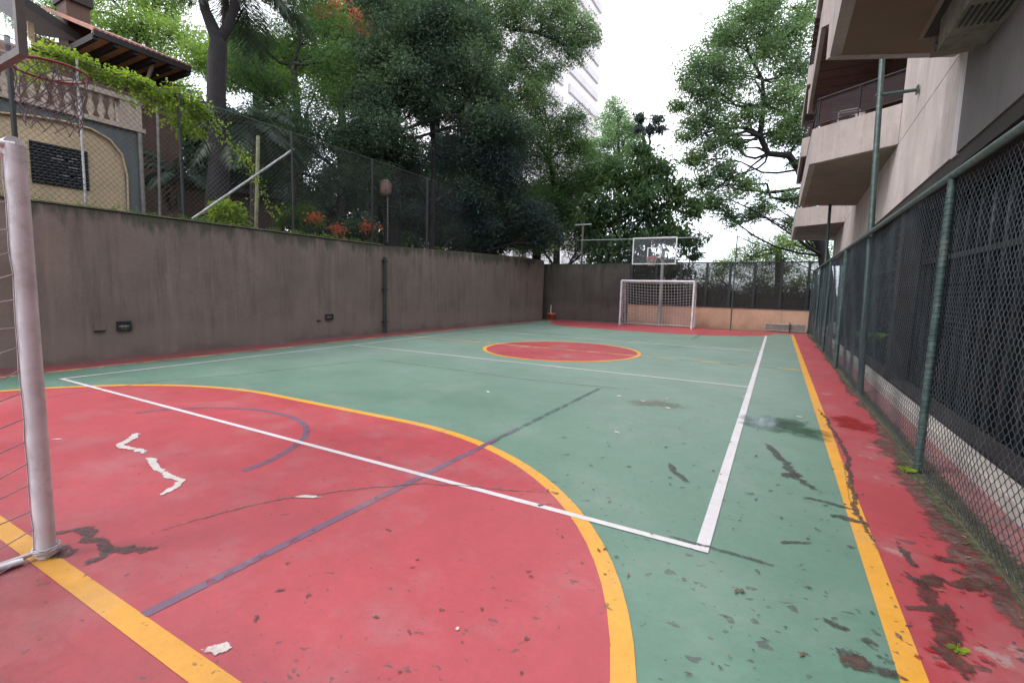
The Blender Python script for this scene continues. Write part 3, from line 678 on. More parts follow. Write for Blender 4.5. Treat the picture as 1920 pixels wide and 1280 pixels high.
# ================================================================== GOALS
def net_tube(m_, grid, r=.006, k=3):
    nu, nv = len(grid), len(grid[0])
    for i in range(nu): m_.tube(grid[i], r, k, False)
    for j in range(nv): m_.tube([grid[i][j] for i in range(nu)], r, k, False)
def goal(cx, y, s, label, cordr, cell=.13, wd=3.05, mat=None, h=2.02, postr=.045):
    """s = direction (+1/-1) the net goes back"""
    o = empty('football_goal', (cx, y, 0), label, 'goal'); dT, dB = .55, .95; x0, x1 = cx-wd/2, cx+wd/2
    for x in (x0, x1):
        lp(MB().tube([(x, y, 0), (x, y, h*.5), (x, y, h+.0)], postr, 18), 'post', M['whitepaint'], o)
    lp(MB().tube([(x0, y, h), (x1, y, h)], postr, 18), 'crossbar', M['whitepaint'], o)
    for x in (x0, x1): lp(MB().tube([(x, y, h), (x, y+s*dT, h-.05), (x, y+s*dB, .06), (x, y+s*.1, .02)], .02, 8), 'stay', M['whitepaint'], o)
    lp(MB().tube([(x0, y+s*dB, .05), (x1, y+s*dB, .05)], .02, 8), 'ground_bar', M['whitepaint'], o)
    g_ = MB(); nu = int(wd/cell); prof = [(0, h), (dT*.5, h-.03), (dT, h-.06)]
    nb = int(h/cell); prof += [(dT+(dB-dT)*k/nb, (h-.06)*(1-k/nb)+.03*k/nb) for k in range(1, nb+1)]
    grid = []
    for i in range(nu+1):
        a = i/nu; sg = math.sin(math.pi*a); row = []
        for q, (dy, z) in enumerate(prof):
            bulge = .10*math.sin(math.pi*min(1, q/len(prof))); row.append((x0+wd*a, y+s*(dy+bulge*sg), z-.13*sg*math.sin(math.pi*q/len(prof))))
        grid.append(row)
    net_tube(g_, grid, cordr); lp(g_, 'back_net', mat, o)
    for x in (x0, x1):
        g_ = MB(); rg = random.Random(int(x*10)); rows = []
        for k in range(nb+1):
            z = .04+(h-.08)*k/nb; dd = dB-(dB-dT)*k/nb; nn = 6
            rows.append([(x+rg.gauss(0, .012)+(.02*math.sin(q*1.3)), y+s*(.05+(dd-.05)*q/nn), z-.06*math.sin(math.pi*q/nn)+rg.gauss(0, .01)) for q in range(nn+1)])
        net_tube(g_, rows, cordr); lp(g_, 'side_net', mat, o)
    return o
fg = goal(-4.38, 19.5, 1, 'white football goal with a full net at the far end under the hoop', .006, .125, 3.1, M['netwhite'])
ng = goal(-4.6, -2.06, -1, 'near football goal with a thick chalky white post at the left edge', .0038, .125, 3.05, M['netold'], h=2.17, postr=.045)
# cord binding at the foot of the near post
rg = random.Random(9); c0 = (-3.075, -2.06)
for q in range(3):
    pts = []
    for a in np.arange(0, 2*math.pi*2.3, .35): pts.append((c0[0]+(.052+rg.uniform(0, .012))*math.cos(a), c0[1]+(.052+rg.uniform(0, .012))*math.sin(a), .022+.006*a/6+q*.009+rg.uniform(0, .008)))
    lp(MB().tube(pts, .0042, 5), 'cord_binding', M['netold'], ng)
lp(MB().tube([(c0[0], c0[1]-.05, .04), (c0[0]-.05, c0[1]-.35, .02), (c0[0]-.02, c0[1]-.9, .02)], .012, 7), 'net_rope', M['netold'], ng)

# ================================================================== HOOPS
def hoop(cx, yb, s, zc, label, ragged=False, bx=0., w2=.93, z0=None):
    """board at y=yb, rim towards the court (direction s)"""
    o = empty('basketball_hoop', (cx, yb-s*1.3, 0), label, 'basketball hoop')
    z0 = z0 or zc-.28; z1 = z0+1.16; rc = cx; cx = cx+bx
    bd = lp(MB().box((cx-w2+.03, yb-.008, z0+.03), (cx+w2-.03, yb+.008, z1-.03)), 'backboard', M['acrylic'], o)
    f = MB(); 
    for a, b in (((cx-w2, yb-.022, z0), (cx+w2, yb+.022, z0+.045)), ((cx-w2, yb-.022, z1-.045), (cx+w2, yb+.022, z1)), ((cx-w2, yb-.022, z0+.045), (cx-w2+.045, yb+.022, z1-.045)), ((cx+w2-.045, yb-.022, z0+.045), (cx+w2, yb+.022, z1-.045))): f.box(a, b)
    lp(f, 'board_frame', M['whitepaint'] if not ragged else M['framegrey'], o)
    f = MB(); q = .29
    for a, b in (((cx-q, 0, zc+.0), (cx+q, 0, zc+.05)), ((cx-q, 0, zc+.40), (cx+q, 0, zc+.45)), ((cx-q, 0, zc+.05), (cx-q+.05, 0, zc+.40)), ((cx+q-.05, 0, zc+.05), (cx+q, 0, zc+.40))):
        f.box((a[0], min(yb+s*.012, yb+s*.016), a[2]), (b[0], max(yb+s*.012, yb+s*.016), b[2]))
    lp(f, 'target_square', M['whitepaint'], o)
    cx = rc; ry = yb+s*.40; rim = [(cx+.23*math.cos(a), ry+.23*math.sin(a), zc) for a in np.linspace(0, 2*math.pi, 37)]
    lp(MB().tube(rim, .010, 8, False), 'rim', M['rimred'], o); lp(MB().box((cx-.11, min(yb+s*.02, ry-s*.22), zc-.09), (cx+.11, max(yb+s*.02, yb+s*.10), zc+.0)), 'rim_bracket', M['rimred'], o)
    for sx in (-1, 1): lp(MB().tube([(cx+sx*.1, yb+s*.1, zc-.01), (cx+sx*.16, ry-s*.14, zc)], .009, 6), 'rim_stay', M['rimred'], o)
    n_ = MB(); rr = random.Random(4)
    if ragged:
        for k in range(12):
            for sg in (1, -1):
                pts = []; ph = 2*math.pi*k/12
                for j in range(8):
                    t_ = j/7; R_ = .225*(1-.30*t_); a = ph+sg*t_*2.2; pts.append((cx-.02*t_+R_*math.cos(a)+rr.gauss(0, .009), ry+R_*math.sin(a)+rr.gauss(0, .009), zc-.015-.40*t_+rr.gauss(0, .008)))
                n_.tube(pts, .0035, 4, False)
        for k in range(10):
            a = rr.uniform(-.9, .9); p0 = np.array((cx+.225*math.cos(a), ry+.225*math.sin(a), zc)); p1 = p0+np.array((rr.uniform(-.03, .1), rr.uniform(-.05, .05), -.1)); p2 = np.array((cx+rr.uniform(-.15, .12), ry+rr.uniform(-.1, .1), zc-rr.uniform(.2, .35)))
            n_.tube([p0, p1, p2], .003, 4, False)
    else:
        for k in range(12):
            for sg in (1, -1):
                n_.tube([(cx+.22*(1-.4*j/5)*math.cos(2*math.pi*k/12+sg*j*.25), ry+.22*(1-.4*j/5)*math.sin(2*math.pi*k/12+sg*j*.25), zc-.02-.33*j/5) for j in range(6)], .004, 3, False)
    lp(n_, 'net', M['netdark' if ragged else 'netold'], o)
    py = yb-s*1.35
    lp(MB().tube([(cx+.12, py, 0), (cx+.12, py, zc+.5)], .075, 12), 'support_post', M['galv'] if not ragged else M['postgreen'], o)
    a_ = MB(); 
    for dx in (-.12, .2): a_.tube([(cx+.12, py, zc+.1), (cx+dx, yb-s*.03, zc+.1)], .025, 7); a_.tube([(cx+.12, py, zc+.45), (cx+dx, yb-s*.03, zc+.75)], .02, 7)
    lp(a_, 'support_arm', M['galv'], o)
    return o
hoop(-4.52, 19.25, -1, 3.02, 'clear backboard with a red rim above the far football goal')
hoop(-4.52, -1.80, 1, 3.05, 'near hoop with red rim and a torn grey net at the top left corner', True, -.08, .9, 2.83)

# ================================================================== CONCRETE BUILDING (right)
ab = empty('apartment_building', (4, 8, 0), 'pale board marked concrete apartment building overhanging the right side of the court', 'building')
def bp(m_, name, mat, par=ab, bev=0):
    o = m_.build(name, mat, par, bevel=bev)
    r0 = par
    if par is ab: o.matrix_parent_inverse = Matrix.Translation(-ab.location)
    else: o.matrix_parent_inverse = par.matrix_parent_inverse if False else Matrix.Identity(4)
    return o
A = lambda y: 1.955+.0227*(y-5)            # facade line (very slightly turned)
def face(y0, y1, z0, z1, th=.3): return MB().prism([(A(y0), y0), (A(y0)+th, y0), (A(y1)+th, y1), (A(y1), y1)], z0, z1)
LV = 2.9; Z1 = 4.47
# band of facade below the first slab
bp(face(-9, 4.86, 3.22, Z1-.014, .3), 'facade_panel', wall_mat('dark blue grey concrete', (.16, .148, .148), .35))  # near facade panel in a darker blue grey concrete
bp(face(4.86, 5.10, 3.20, Z1-.0, .3), 'facade_pilaster', wall_mat('pale scraped concrete', (.62, .58, .60), .25))
bp(face(5.10, 27, 3.22, Z1-.014, .3), 'facade_panel', M['concrete'])
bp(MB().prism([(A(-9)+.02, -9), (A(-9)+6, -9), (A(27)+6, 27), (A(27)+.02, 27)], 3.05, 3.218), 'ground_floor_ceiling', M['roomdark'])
per = 11.7; BY = [-2.3, 9.4, 21.1]
for lv in range(3):
    zb = Z1+LV*lv
    # bays between the balconies: solid concrete
    for i in range(4):
        y0 = (BY[i-1]+7.5) if i else -9; y1 = BY[i] if i < 3 else 29
        if y1-y0 < .1: continue
        bp(face(y0, y1, zb+.002, zb+LV-.002, .3), 'facade_panel', M['concrete'])
    for by in BY:
        o_ = .62 if by < 0 else .67
        poly = [(A(by), by), (o_, by+1.06), (o_, by+6.9), (A(by+7.5), by+7.5)]
        # slab
        sl = poly+[(A(by+7.5)+2.5, by+7.5), (A(by)+2.5, by)]
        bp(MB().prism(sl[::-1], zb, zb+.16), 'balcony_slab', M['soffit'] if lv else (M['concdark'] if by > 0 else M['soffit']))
        # parapet walls following the outline
        par = MB()
        for (p, q) in ((poly[0], poly[1]), (poly[1], poly[2]), (poly[2], poly[3])):
            p, q = np.array(p), np.array(q); d = (q-p)/np.linalg.norm(q-p); n = np.array([d[1], -d[0]]); n = n if n[0] < 0 or (abs(n[0]) < .5) else -n
            par.prism([tuple(p+n*.012), tuple(q+n*.012), tuple(q-n*.11), tuple(p-n*.11)], zb-.004, zb+.75)
        bp(par, 'parapet', M['parapet'])
        # railing above the parapet
        rl = MB()
        for (p, q) in ((poly[0], poly[1]), (poly[1], poly[2]), (poly[2], poly[3])):
            rl.tube([(p[0]+.06, p[1], zb+1.38), (q[0]+.06, q[1], zb+1.38)], .022, 6); rl.tube([(p[0]+.06, p[1], zb+.84), (q[0]+.06, q[1], zb+.84)], .014, 6)
            for t_ in (0.02, .5, .98): x_, y_ = p[0]+(q[0]-p[0])*t_+.06, p[1]+(q[1]-p[1])*t_; rl.tube([(x_, y_, zb+.75), (x_, y_, zb+1.38)], .014, 6)
        bp(rl, 'railing', M['timber'])
        nt_ = MB()
        for (p, q) in ((poly[0], poly[1]), (poly[1], poly[2])):
            nt_.poly([(p[0]+.07, p[1]+.01, zb+.86), (q[0]+.07, q[1]+.01, zb+.86), (q[0]+.07, q[1]+.01, zb+1.37), (p[0]+.07, p[1]+.01, zb+1.37)])
        bp(nt_, 'balcony_net', M['birdnet'])
        # room behind
        rm = MB(); xb = A(by)+2.2
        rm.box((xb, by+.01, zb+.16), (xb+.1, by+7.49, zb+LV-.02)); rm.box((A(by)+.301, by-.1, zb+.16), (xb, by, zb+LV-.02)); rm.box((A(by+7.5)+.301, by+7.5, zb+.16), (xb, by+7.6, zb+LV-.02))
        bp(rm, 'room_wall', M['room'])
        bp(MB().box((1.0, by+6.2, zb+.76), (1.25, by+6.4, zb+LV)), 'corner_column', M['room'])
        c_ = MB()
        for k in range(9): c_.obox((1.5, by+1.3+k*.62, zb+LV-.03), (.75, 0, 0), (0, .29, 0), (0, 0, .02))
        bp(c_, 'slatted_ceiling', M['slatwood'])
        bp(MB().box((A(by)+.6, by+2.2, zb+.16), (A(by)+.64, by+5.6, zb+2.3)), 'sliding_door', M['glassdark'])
    # awning wall of slats above
# ground floor dark glazing with mullions
gl = bp(MB().box((2.45, -9, .0), (2.47, 21, 3.05)), 'ground_floor_glazing', M['glassdark'])
rg = random.Random(2)
mm = MB()
for k in range(60):
    y = -6+k*.46+rg.uniform(-.02, .02); mm.box((2.40, y, 0), (2.449, y+.05, 3.05))
bp(mm, 'mullions', M['dark'])
bp(MB().box((2.38, -9, 2.1), (2.399, 21, 2.16)), 'transom', M['dark'])
for y in (1.0, 8.2, 15.4): bp(MB().box((2.1, y, 0), (2.36, y+.35, 3.05)), 'column', M['roomdark'])
bp(MB().box((2.1, -9, .0), (2.37, 21, .05)), 'floor_ledge', M['roomdark'])
bp(MB().box((1.975, -9, -.005), (2.099, 21, .012)), 'gutter', M['room'])
# air conditioner under the near slab
ac = empty('air_conditioner', (1.7, 3.4, 4.0), 'grey air conditioner box hanging under the near balcony slab at the top right', 'air conditioner')
lp(MB().prism([(1.54, 3.05), (1.92, 3.05), (1.92, 4.1), (1.54, 4.1)], 4.12, 4.45), 'casing', simple('weathered grey casing', (.17, .16, .13), .8, .3, 5, dirt=(.08, .07, .06)), ac)
f = MB()
for k in range(7): f.box((1.57+k*.046, 3.15, 4.108), (1.59+k*.046, 3.55, 4.119))
lp(f, 'grille', M['dark'], ac); 
lp(MB().tube([(1.6, 4.05, 4.2), (1.55, 4.25, 4.25), (1.7, 4.4, 4.45)], .02, 6), 'pipe', M['dark'], ac)
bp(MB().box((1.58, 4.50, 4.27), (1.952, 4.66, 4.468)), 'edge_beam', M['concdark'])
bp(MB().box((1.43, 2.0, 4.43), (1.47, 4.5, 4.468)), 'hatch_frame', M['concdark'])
bp(MB().box((1.475, 2.0, 4.44), (1.95, 4.495, 4.466)), 'hatch_shade_sheet', M['timber'])  # flat dark sheet stands in for the shade behind the air conditioner
# things on the balcony
def at_par(u, v): 
    a = np.array([.67, 10.46]); b = np.array([2.04, 9.4]); n = np.array([-(b-a)[1], (b-a)[0], 0]); d = ray(u, v); t_ = (np.r_[a, 0]-CAM)@n/(d@n); return CAM+t_*d
ch = empty('garden_chair', at_par(1585, 225)+np.array([.1, .2, 0]), 'white tubular chair back showing above the first balcony parapet', 'chair')
p1, p2, p3, p4 = [at_par(*q)+np.array([.08, .12, 0]) for q in ((1562, 236), (1566, 207), (1604, 200), (1610, 226))]
lp(MB().tube([p1, p2*.9+p1*.1, p2*.95+p3*.05, p3*.95+p2*.05, p3*.9+p4*.1, p4], .012, 8), 'frame', M['whitepaint'], ch)
m_ = MB()
for k in (.35, .6, .85): m_.tube([p1+(p2-p1)*k, p4+(p3-p4)*k], .007, 6)
lp(m_, 'back_slat', M['whitepaint'], ch)

# ================================================================== HOUSE (left, behind the wall)
HX = -14.0
hs = empty('old_house', (HX-3, 1, 2.4), 'old cream house with stone balustrade and tiled eaves behind the left wall', 'house')
def hp(m_, name, mat): return lp(m_, name, mat, hs)
YC = VX(265, 248, HX)[1]; zL = VX(265, 248, HX)[2]; zT = VX(265, 190, HX)[2]
def arc_wall():
    # cream face with a blue grey arched surround
    m_ = MB(); m_.box((HX-.25, -6, 2.4), (HX, YC-.25, zL-.06)); return m_
hp(arc_wall(), 'front_wall', M['cream'])
# spandrel: blue grey surround proud of the wall, cut by the arch curve
yi = VX(238, 330, HX)[1]
arcpts = [VX(u, v, HX+.04) for u, v in ((0, 212), (60, 218), (120, 228), (170, 242), (205, 262), (228, 290), (238, 330), (239, 398))]
arcpts = [np.array([HX+.04, -6., arcpts[0][2]-.0])]+arcpts
arcpts[-1][2] = 2.5
top = zL-.05; m_ = MB(); N_ = len(arcpts)
for i in range(N_-1):
    a, b = arcpts[i], arcpts[i+1]
    if b[2] > 3.1 or i < N_-2:
        m_.add([(HX+.04, a[1], a[2]), (HX+.04, b[1], b[2]), (HX+.04, b[1], top), (HX+.04, a[1], top), (HX, a[1], a[2]), (HX, b[1], b[2])], [(0, 1, 2, 3), (4, 5, 1, 0)])
m_.box((HX-.24, arcpts[-1][1], 2.4), (HX+.041, YC, top+.001))
hp(m_, 'arch_surround', M['housegrey'])
hp(MB().tube([(HX+.06, a[1], a[2]) for a in arcpts[:-1]]+[(HX+.06, arcpts[-1][1], 2.5)], .025, 6), 'arch_moulding', M['cream'])
hp(MB().box((HX-.3, -6, zL-.04), (HX+.12, YC+.05, zL+.06)), 'ledge', M['stone'])
hp(MB().box((HX-.2, -6, zT-.12), (HX+.08, YC+.03, zT)), 'handrail', M['stone'])
pier0 = VX(225, 235, HX)[1]
hp(MB().box((HX-.2, pier0, zL+.061), (HX+.06, YC, zT-.121)), 'end_pier', M['stone'])
y = pier0-.14; hh = zT-.12-zL-.06
while y > -1.2:
    hp(MB().lathe((HX-.05, y, zL+.06), [(.07, 0), (.07, .05*hh), (.035, .12*hh), (.085, .35*hh), (.06, .55*hh), (.032, .75*hh), (.06, .9*hh), (.07, hh)], 10), 'baluster', M['stone']); y -= .215
hp(MB().box((HX-.02, -.5, 2.5), (HX+.0, -.4, 2.6)), 'vent', M['dark'])
# window
wa, wb = VX(55, 268, HX+.03), VX(168, 355, HX+.03)
wn = hp(MB().box((HX+.004, wa[1], VX(168, 358, HX)[2]), (HX+.03, wb[1], VX(100, 272, HX)[2])), 'window', M['glassdark'])
wn.matrix_parent_inverse = Matrix.Translation(-hs.location)
z0, z1 = VX(168, 358, HX)[2], VX(100, 272, HX)[2]; m_ = MB(); rg = random.Random(8)
for k in range(13): m_.obox((HX+.05, (wa[1]+wb[1])/2, z0+(z1-z0)*(k+.5)/13), (.012, 0, .012), (0, (wb[1]-wa[1])/2, 0), (-.001, 0, .003))
wlv = lp(m_, 'louvre', simple('dark blue louvre', (.03, .034, .045), .3, .3, 9), hs); wlv.parent = wn; wlv.matrix_parent_inverse = Matrix.Identity(4)
m_ = MB()
for k in range(9): 
    yy = rg.uniform(wa[1]+.25, wb[1]-.15); kk = rg.choice((3, 5, 6, 8, 9)); zz = z0+(z1-z0)*(kk+.55)/13; m_.obox((HX+.063, yy, zz), (.002, 0, .004), (0, rg.uniform(.03, .14), 0), (0, 0, .011))
hp(m_, 'louvre_glint', simple('painted louvre glint', (.16, .17, .20), .3, .2, 9))  # pale slivers stand in for reflections on the louvres
# recessed brown wing and its tiled eaves
WX = -18.2; EX = -16.2
e0, e1 = VX(175, 62, EX), VX(355, 124, EX); zE = (e0[2]+e1[2])/2
hp(MB().box((WX-.3, e0[1]-.6, 2.4), (WX, e1[1]+.75, zE+.1)), 'wing_wall', M['housebrown'])
hp(MB().box((HX-3.2, YC-3, 2.4), (HX-2.2, YC+.9, zL+1.6)), 'terrace_wall', M['housebrown'])
m_ = MB(); n = 22; ya, yb_ = e0[1], e1[1]+.05
m_.add([(EX, ya, zE), (EX, yb_, zE), (EX-3.2, yb_, zE+1.35), (EX-3.2, ya, zE+1.35), (EX, ya, zE+.1), (EX, yb_, zE+.1), (EX-3.2, yb_, zE+1.45), (EX-3.2, ya, zE+1.45)], [(0,1,2,3)[::-1], (4,5,6,7), (0,1,5,4), (1,2,6,5), (2,3,7,6), (3,0,4,7)])
hp(m_, 'roof', M['tiles'])
hp(MB().box((EX-.03, ya, zE-.12), (EX+.03, yb_, zE+.04)), 'fascia', M['timber'])
m_ = MB(); ny = 6
for k in range(ny):
    yy = ya+.05+(yb_-ya-.1)*k/(ny-1); m_.box((WX, yy-.06, zE-.2), (EX-.031, yy+.06, zE-.04))
hp(m_, 'eaves_beam', M['timber'])
hp(MB().box((WX, ya+.02, zE-.04), (EX-.032, yb_-.02, zE-.01)), 'eaves_board', simple('orange eaves board', (.62, .36, .19), .8, .2, 4))
hp(MB().tube([(WX+.1, yb_-.9, zE-1.6), (EX-.4, yb_-.9, zE-.12)], .06, 6), 'eaves_strut', M['stone'])
# gable wing further left with chimney
gx = -18.5
q0, q1 = VX(52, 20, gx), VX(130, 90, gx)
hp(MB().prism([(gx-3, -6), (gx, -6), (gx, q1[1]+.4), (gx-3, q1[1]+.4)], 2.4, VX(90, 130, gx)[2]+.4), 'gable_wall', M['peach'])
a, b = VX(30, 0, gx+.5), VX(150, 80, gx+.5)
m_ = MB(); m_.add([a, b, b+np.array([-3, 0, .9]), a+np.array([-3, 0, .9]), a+np.array([0, 0, .25]), b+np.array([0, 0, .25]), b+np.array([-3, 0, 1.15]), a+np.array([-3, 0, 1.15])], [(0,1,2,3)[::-1], (4,5,6,7), (0,1,5,4), (1,2,6,5), (2,3,7,6), (3,0,4,7)])
hp(m_, 'roof', M['timber'])
c = VX(147, 60, gx-.6); hp(MB().box((gx-1.3, VX(126, 40, gx-.6)[1], 6), (gx-.6, VX(170, 40, gx-.6)[1], VX(147, 5, gx-.6)[2])), 'chimney', M['housebrown'])
c1 = VX(147, 8, gx-.6)[2]; hp(MB().box((gx-1.4, VX(122, 40, gx-.6)[1], c1), (gx-.5, VX(174, 40, gx-.6)[1], c1+.25)), 'chimney_cap', M['timber'])
hp(MB().box((gx-.02, VX(52, 60, gx)[1], VX(52, 72, gx)[2]), (gx+.02, VX(64, 60, gx)[1], VX(52, 40, gx)[2])), 'cream_panel', M['cream'])  # narrow cream panel on the peach gable
# light poles standing in the garden close to the house
for (u0, v0, u1, v1, r_, lab) in ((270, 400, 262, 250, .05, 'grey drain pipe standing at the corner of the cream house'), (478, 428, 484, 255, .05, 'yellowish slim pole standing between the fence posts'), (298, 400, 295, 190, .035, 'thin brown pole against the dark brown house wall')):
    a, b = VX(u0, v0, -12.2 if u0 > 300 else HX+.1), VX(u1, v1, -12.2 if u0 > 300 else HX+.1)
    o = MB().tube([(a[0], a[1], 2.4), (b[0], b[1], b[2])], r_, 8).build('slim_pole', simple('pole paint '+str(u0), (.20, .20, .12) if u0 == 478 else (.16, .15, .14), .7)); tag(o, lab, 'pole')
# dark neighbouring building deep behind the trees
nb_ = empty('neighbour_building', (-24, 12, 0), 'dark shaded house wall glimpsed between the tree trunks', 'building')
lp(MB().box((-24, 4, 0), (-19.5, 12, 5.2)), 'wall', M['housebrown'], nb_); lp(MB().prism([(-24.3, 3.6), (-19.1, 3.6), (-19.1, 12.4), (-24.3, 12.4)], 5.21, 5.4), 'roof', M['timber'], nb_)
# tower
tw = empty('tower_block', P(1125, 200, 90)*np.array([1, 1, 0]), 'pale high rise with stacked balcony bands behind the trees', 'tower')
t0 = P(1122, 215, 90); tx, ty = t0[0], t0[1]
lp(MB().box((tx-18, ty-34, 0), (tx, ty, 95)), 'wall', M['tower'], tw)
m_ = MB(); m2 = MB()
for k in range(30):
    z = 6+k*2.95; m_.box((tx+.01, ty-15, z), (tx+.35, ty-1.5, z+1.25)); m2.box((tx+.01, ty-32, z), (tx+.35, ty-17.5, z+1.25))
lp(m_, 'window_band', M['towerdark'], tw); lp(m2, 'window_band', M['towerdark'], tw)

# ================================================================== VEGETATION
def leaves(name, centres, n_per, spread, llen, lwid, m, parent, seed, droop=.3, flat=.5):
    rg = np.random.default_rng(seed); C_ = np.asarray(centres, float); K = len(C_)
    sp = np.asarray(spread, float).reshape(-1, 1) if np.ndim(spread) else spread
    c = np.repeat(C_, n_per, 0)+rg.normal(0, 1, (K*n_per, 3))*np.array([1, 1, .75])*(np.repeat(sp, n_per, 0) if np.ndim(sp) else sp)
    N = len(c); th = rg.uniform(0, 2*np.pi, N); el = rg.normal(-droop, .45, N)
    ax = np.stack([np.cos(th)*np.cos(el), np.sin(th)*np.cos(el), np.sin(el)], 1)
    up = rg.normal(0, flat, (N, 3))+np.array([0, 0, 1.]); sd = np.cross(ax, up); sd /= np.linalg.norm(sd, axis=1)[:, None]+1e-9
    L_ = llen*rg.uniform(.6, 1.25, N)[:, None]; W_ = lwid*rg.uniform(.7, 1.2, N)[:, None]; nn = np.cross(sd, ax)
    v0 = c; v1 = c+ax*L_*.45+sd*W_*.5+nn*W_*.12; v2 = c+ax*L_-nn*L_*.08; v3 = c+ax*L_*.45-sd*W_*.5+nn*W_*.12
    V = np.stack([v0, v1, v2, v3], 1).reshape(-1, 3); F = np.arange(4*N).reshape(-1, 4)
    return np_mesh(name, V, F, m, parent)
def limb(m_, a, b, r0, r1, rg, wig=.12, n=7):
    a, b = np.array(a, float), np.array(b, float); Ln = np.linalg.norm(b-a); off = rg.normal(0, wig*Ln, (2, 3)); pts = []
    for k in range(n):
        t_ = k/(n-1); pts.append(a+(b-a)*t_+off[0]*math.sin(math.pi*t_)*.6+off[1]*math.sin(2*math.pi*t_)*.35)
    m_.tube(pts, [r0+(r1-r0)*k/(n-1) for k in range(n)], 6, False); return pts
def tree(label, trunk, blobs, n_clump, n_leaf, ll, lw_, leafm, seed, barkm=None, cat='tree', name='broadleaf_tree', droop=.3, group=None, spread=.055, extra=None, twig=True, shell=.45):
    """trunk: [(point, radius)], blobs: [(centre, radius)]"""
    rg = np.random.default_rng(seed); base = np.array(trunk[0][0], float)
    o = empty(name, base, label, cat, group); tm = MB(); pts = [np.array(p, float) for p, r_ in trunk]
    tm.tube(pts, [r_ for p, r_ in trunk], 9, False)
    cen, spr = [], []; tot = sum(r_**2 for c, r_ in blobs)
    for c, r_ in blobs:
        c = np.array(c, float); k = max(3, int(n_clump*r_**2/tot))
        d = rg.normal(0, 1, (k, 3)); d /= np.linalg.norm(d, axis=1)[:, None]; rad = r_*rg.uniform(0, 1, k)**shell
        q = c+d*rad[:, None]*np.array([1, 1, .72]); cen.append(q); spr += [r_*spread*2.2+.09]*k
        # limb to the blob
        j = min(range(len(pts)), key=lambda i: np.linalg.norm(pts[i]-c)+(3 if pts[i][2] > c[2] else 0)+(0 if i else 2)); rt_ = trunk[j][1]
        lp_ = limb(tm, pts[j], c, min(rt_*.6, .03+.05*r_), .02, rg)
        if twig:
            for b in range(min(k, 7)): limb(tm, lp_[rg.integers(3, 7)], q[b], .018+.006*r_, .008, rg, .15, 4)
    t_ = tm.build('trunk', barkm or M['bark'], o); t_.matrix_parent_inverse = Matrix.Translation(-o.location)
    cen = np.concatenate(cen)
    lo = leaves('crown', cen, n_leaf, spr, ll, lw_, leafm, o, seed+1, droop); inv(lo, o)
    if extra:
        cb, nm, lm_, ll2 = extra; rg = np.random.default_rng(seed+5); q = []
        for c, r_ in cb: d = rg.normal(0, .5, (22, 3)); q.append(np.array(c)+d*r_)
        e_ = leaves(nm, np.concatenate(q), 14, .12, ll2, ll2*.6, lm_, o, seed+6, .1); inv(e_, o)
    return o
def B(lst, f=1.): return [(P(u, v, wd), rp/FPX*wd*f) for u, v, rp, wd in lst]
def T(lst): return [(P(u, v, wd), r_) for u, v, wd, r_ in lst]
def root(u, wd, r_, z=2.4):
    d = ray(u, 600); k = P(u, 600, wd); return (np.array([k[0], k[1], z]), r_)
# forked dark trunk in front of the house
t1 = tree('dark forked trunk tree rising in front of the house eaves', [root(405, 13.5, .30)]+T([(412, 300, 13.5, .27), (405, 200, 13.5, .24), (405, 120, 13.5, .22), (408, 75, 13.5, .2), (385, 20, 13.4, .13), (372, -40, 13.4, .11)]),
     B([(330, -60, 60, 13.5), (470, -70, 70, 13.8)]), 60, 30, .2, .06, LM['dense'], 11)
m_ = MB(); m_.tube([P(408, 78, 13.5), P(428, 50, 13.5), P(440, 10, 13.6), P(455, -40, 13.7)], [.15, .13, .11, .1], 9, False); lp(m_, 'limb', M['bark'], t1)
# palms
def palm(label, crownp, n, ln, seed, trunk_r=.12, elr=(-.5, .9), base=None, lw_=.035, fold=1.0):
    rg = np.random.default_rng(seed); c = np.array(crownp, float); b0 = np.array([c[0], c[1], 2.4]) if base is None else base
    o = empty('palm_tree', b0, label, 'palm tree'); tm = MB(); tm.tube([b0, (b0+c)/2+np.array([.05, 0, 0]), c], [trunk_r*1.2, trunk_r, trunk_r*.9], 10, False)
    inv(tm.build('trunk', M['barkpale'], o), o); V, F = [], []; rib = MB()
    for i in range(n):
        th = rg.uniform(0, 2*np.pi); el = rg.uniform(*elr); L_ = ln*rg.uniform(.8, 1.1); pts = []
        d = np.array([math.cos(th)*math.cos(el), math.sin(th)*math.cos(el), math.sin(el)]); p = c.copy()
        for k in range(14):
            pts.append(p.copy()); p = p+d*L_/13; d = d+np.array([0, 0, -.13]); d /= np.linalg.norm(d)
        rib.tube(pts, [.018*(1-k/16) for k in range(14)], 4, False)
        for k in range(2, 14):
            a = pts[k-1]; b = pts[k]; t_ = (b-a)/np.linalg.norm(b-a); s_ = np.cross(t_, [0, 0, 1.]); s_ /= np.linalg.norm(s_)+1e-9
            for q in range(5):
                p = a+(b-a)*q/5; ll = L_*.26*math.sin(math.pi*min(.95, (k+1)/15))
                for sg in (1, -1):
                    e = p+sg*s_*ll*.8+t_*ll*.35+np.array([0, 0, -ll*.55*fold*rg.uniform(.6, 1.3)]); m__ = (p+e)/2+np.array([0, 0, ll*.08]); n0 = len(V)
                    V += [p, m__+t_*lw_*.5, e, m__-t_*lw_*.5]; F.append((n0, n0+1, n0+2, n0+3))
    inv(rib.build('frond_rib', M['bark'], o), o); inv(np_mesh('fronds', np.array(V), np.array(F), LM['palm'], o), o); return o
palm('tall palm whose drooping dark fronds hang along the top edge of the view', P(425, -70, 14.6), 26, 3.1, 21, .09, (-.3, .4), base=root(410, 14.6, .1)[0])
palm('arching palm with dark bluish fronds right of the forked trunk', P(470, 235, 14.5), 17, 2.3, 22, .1, (-.2, .9))
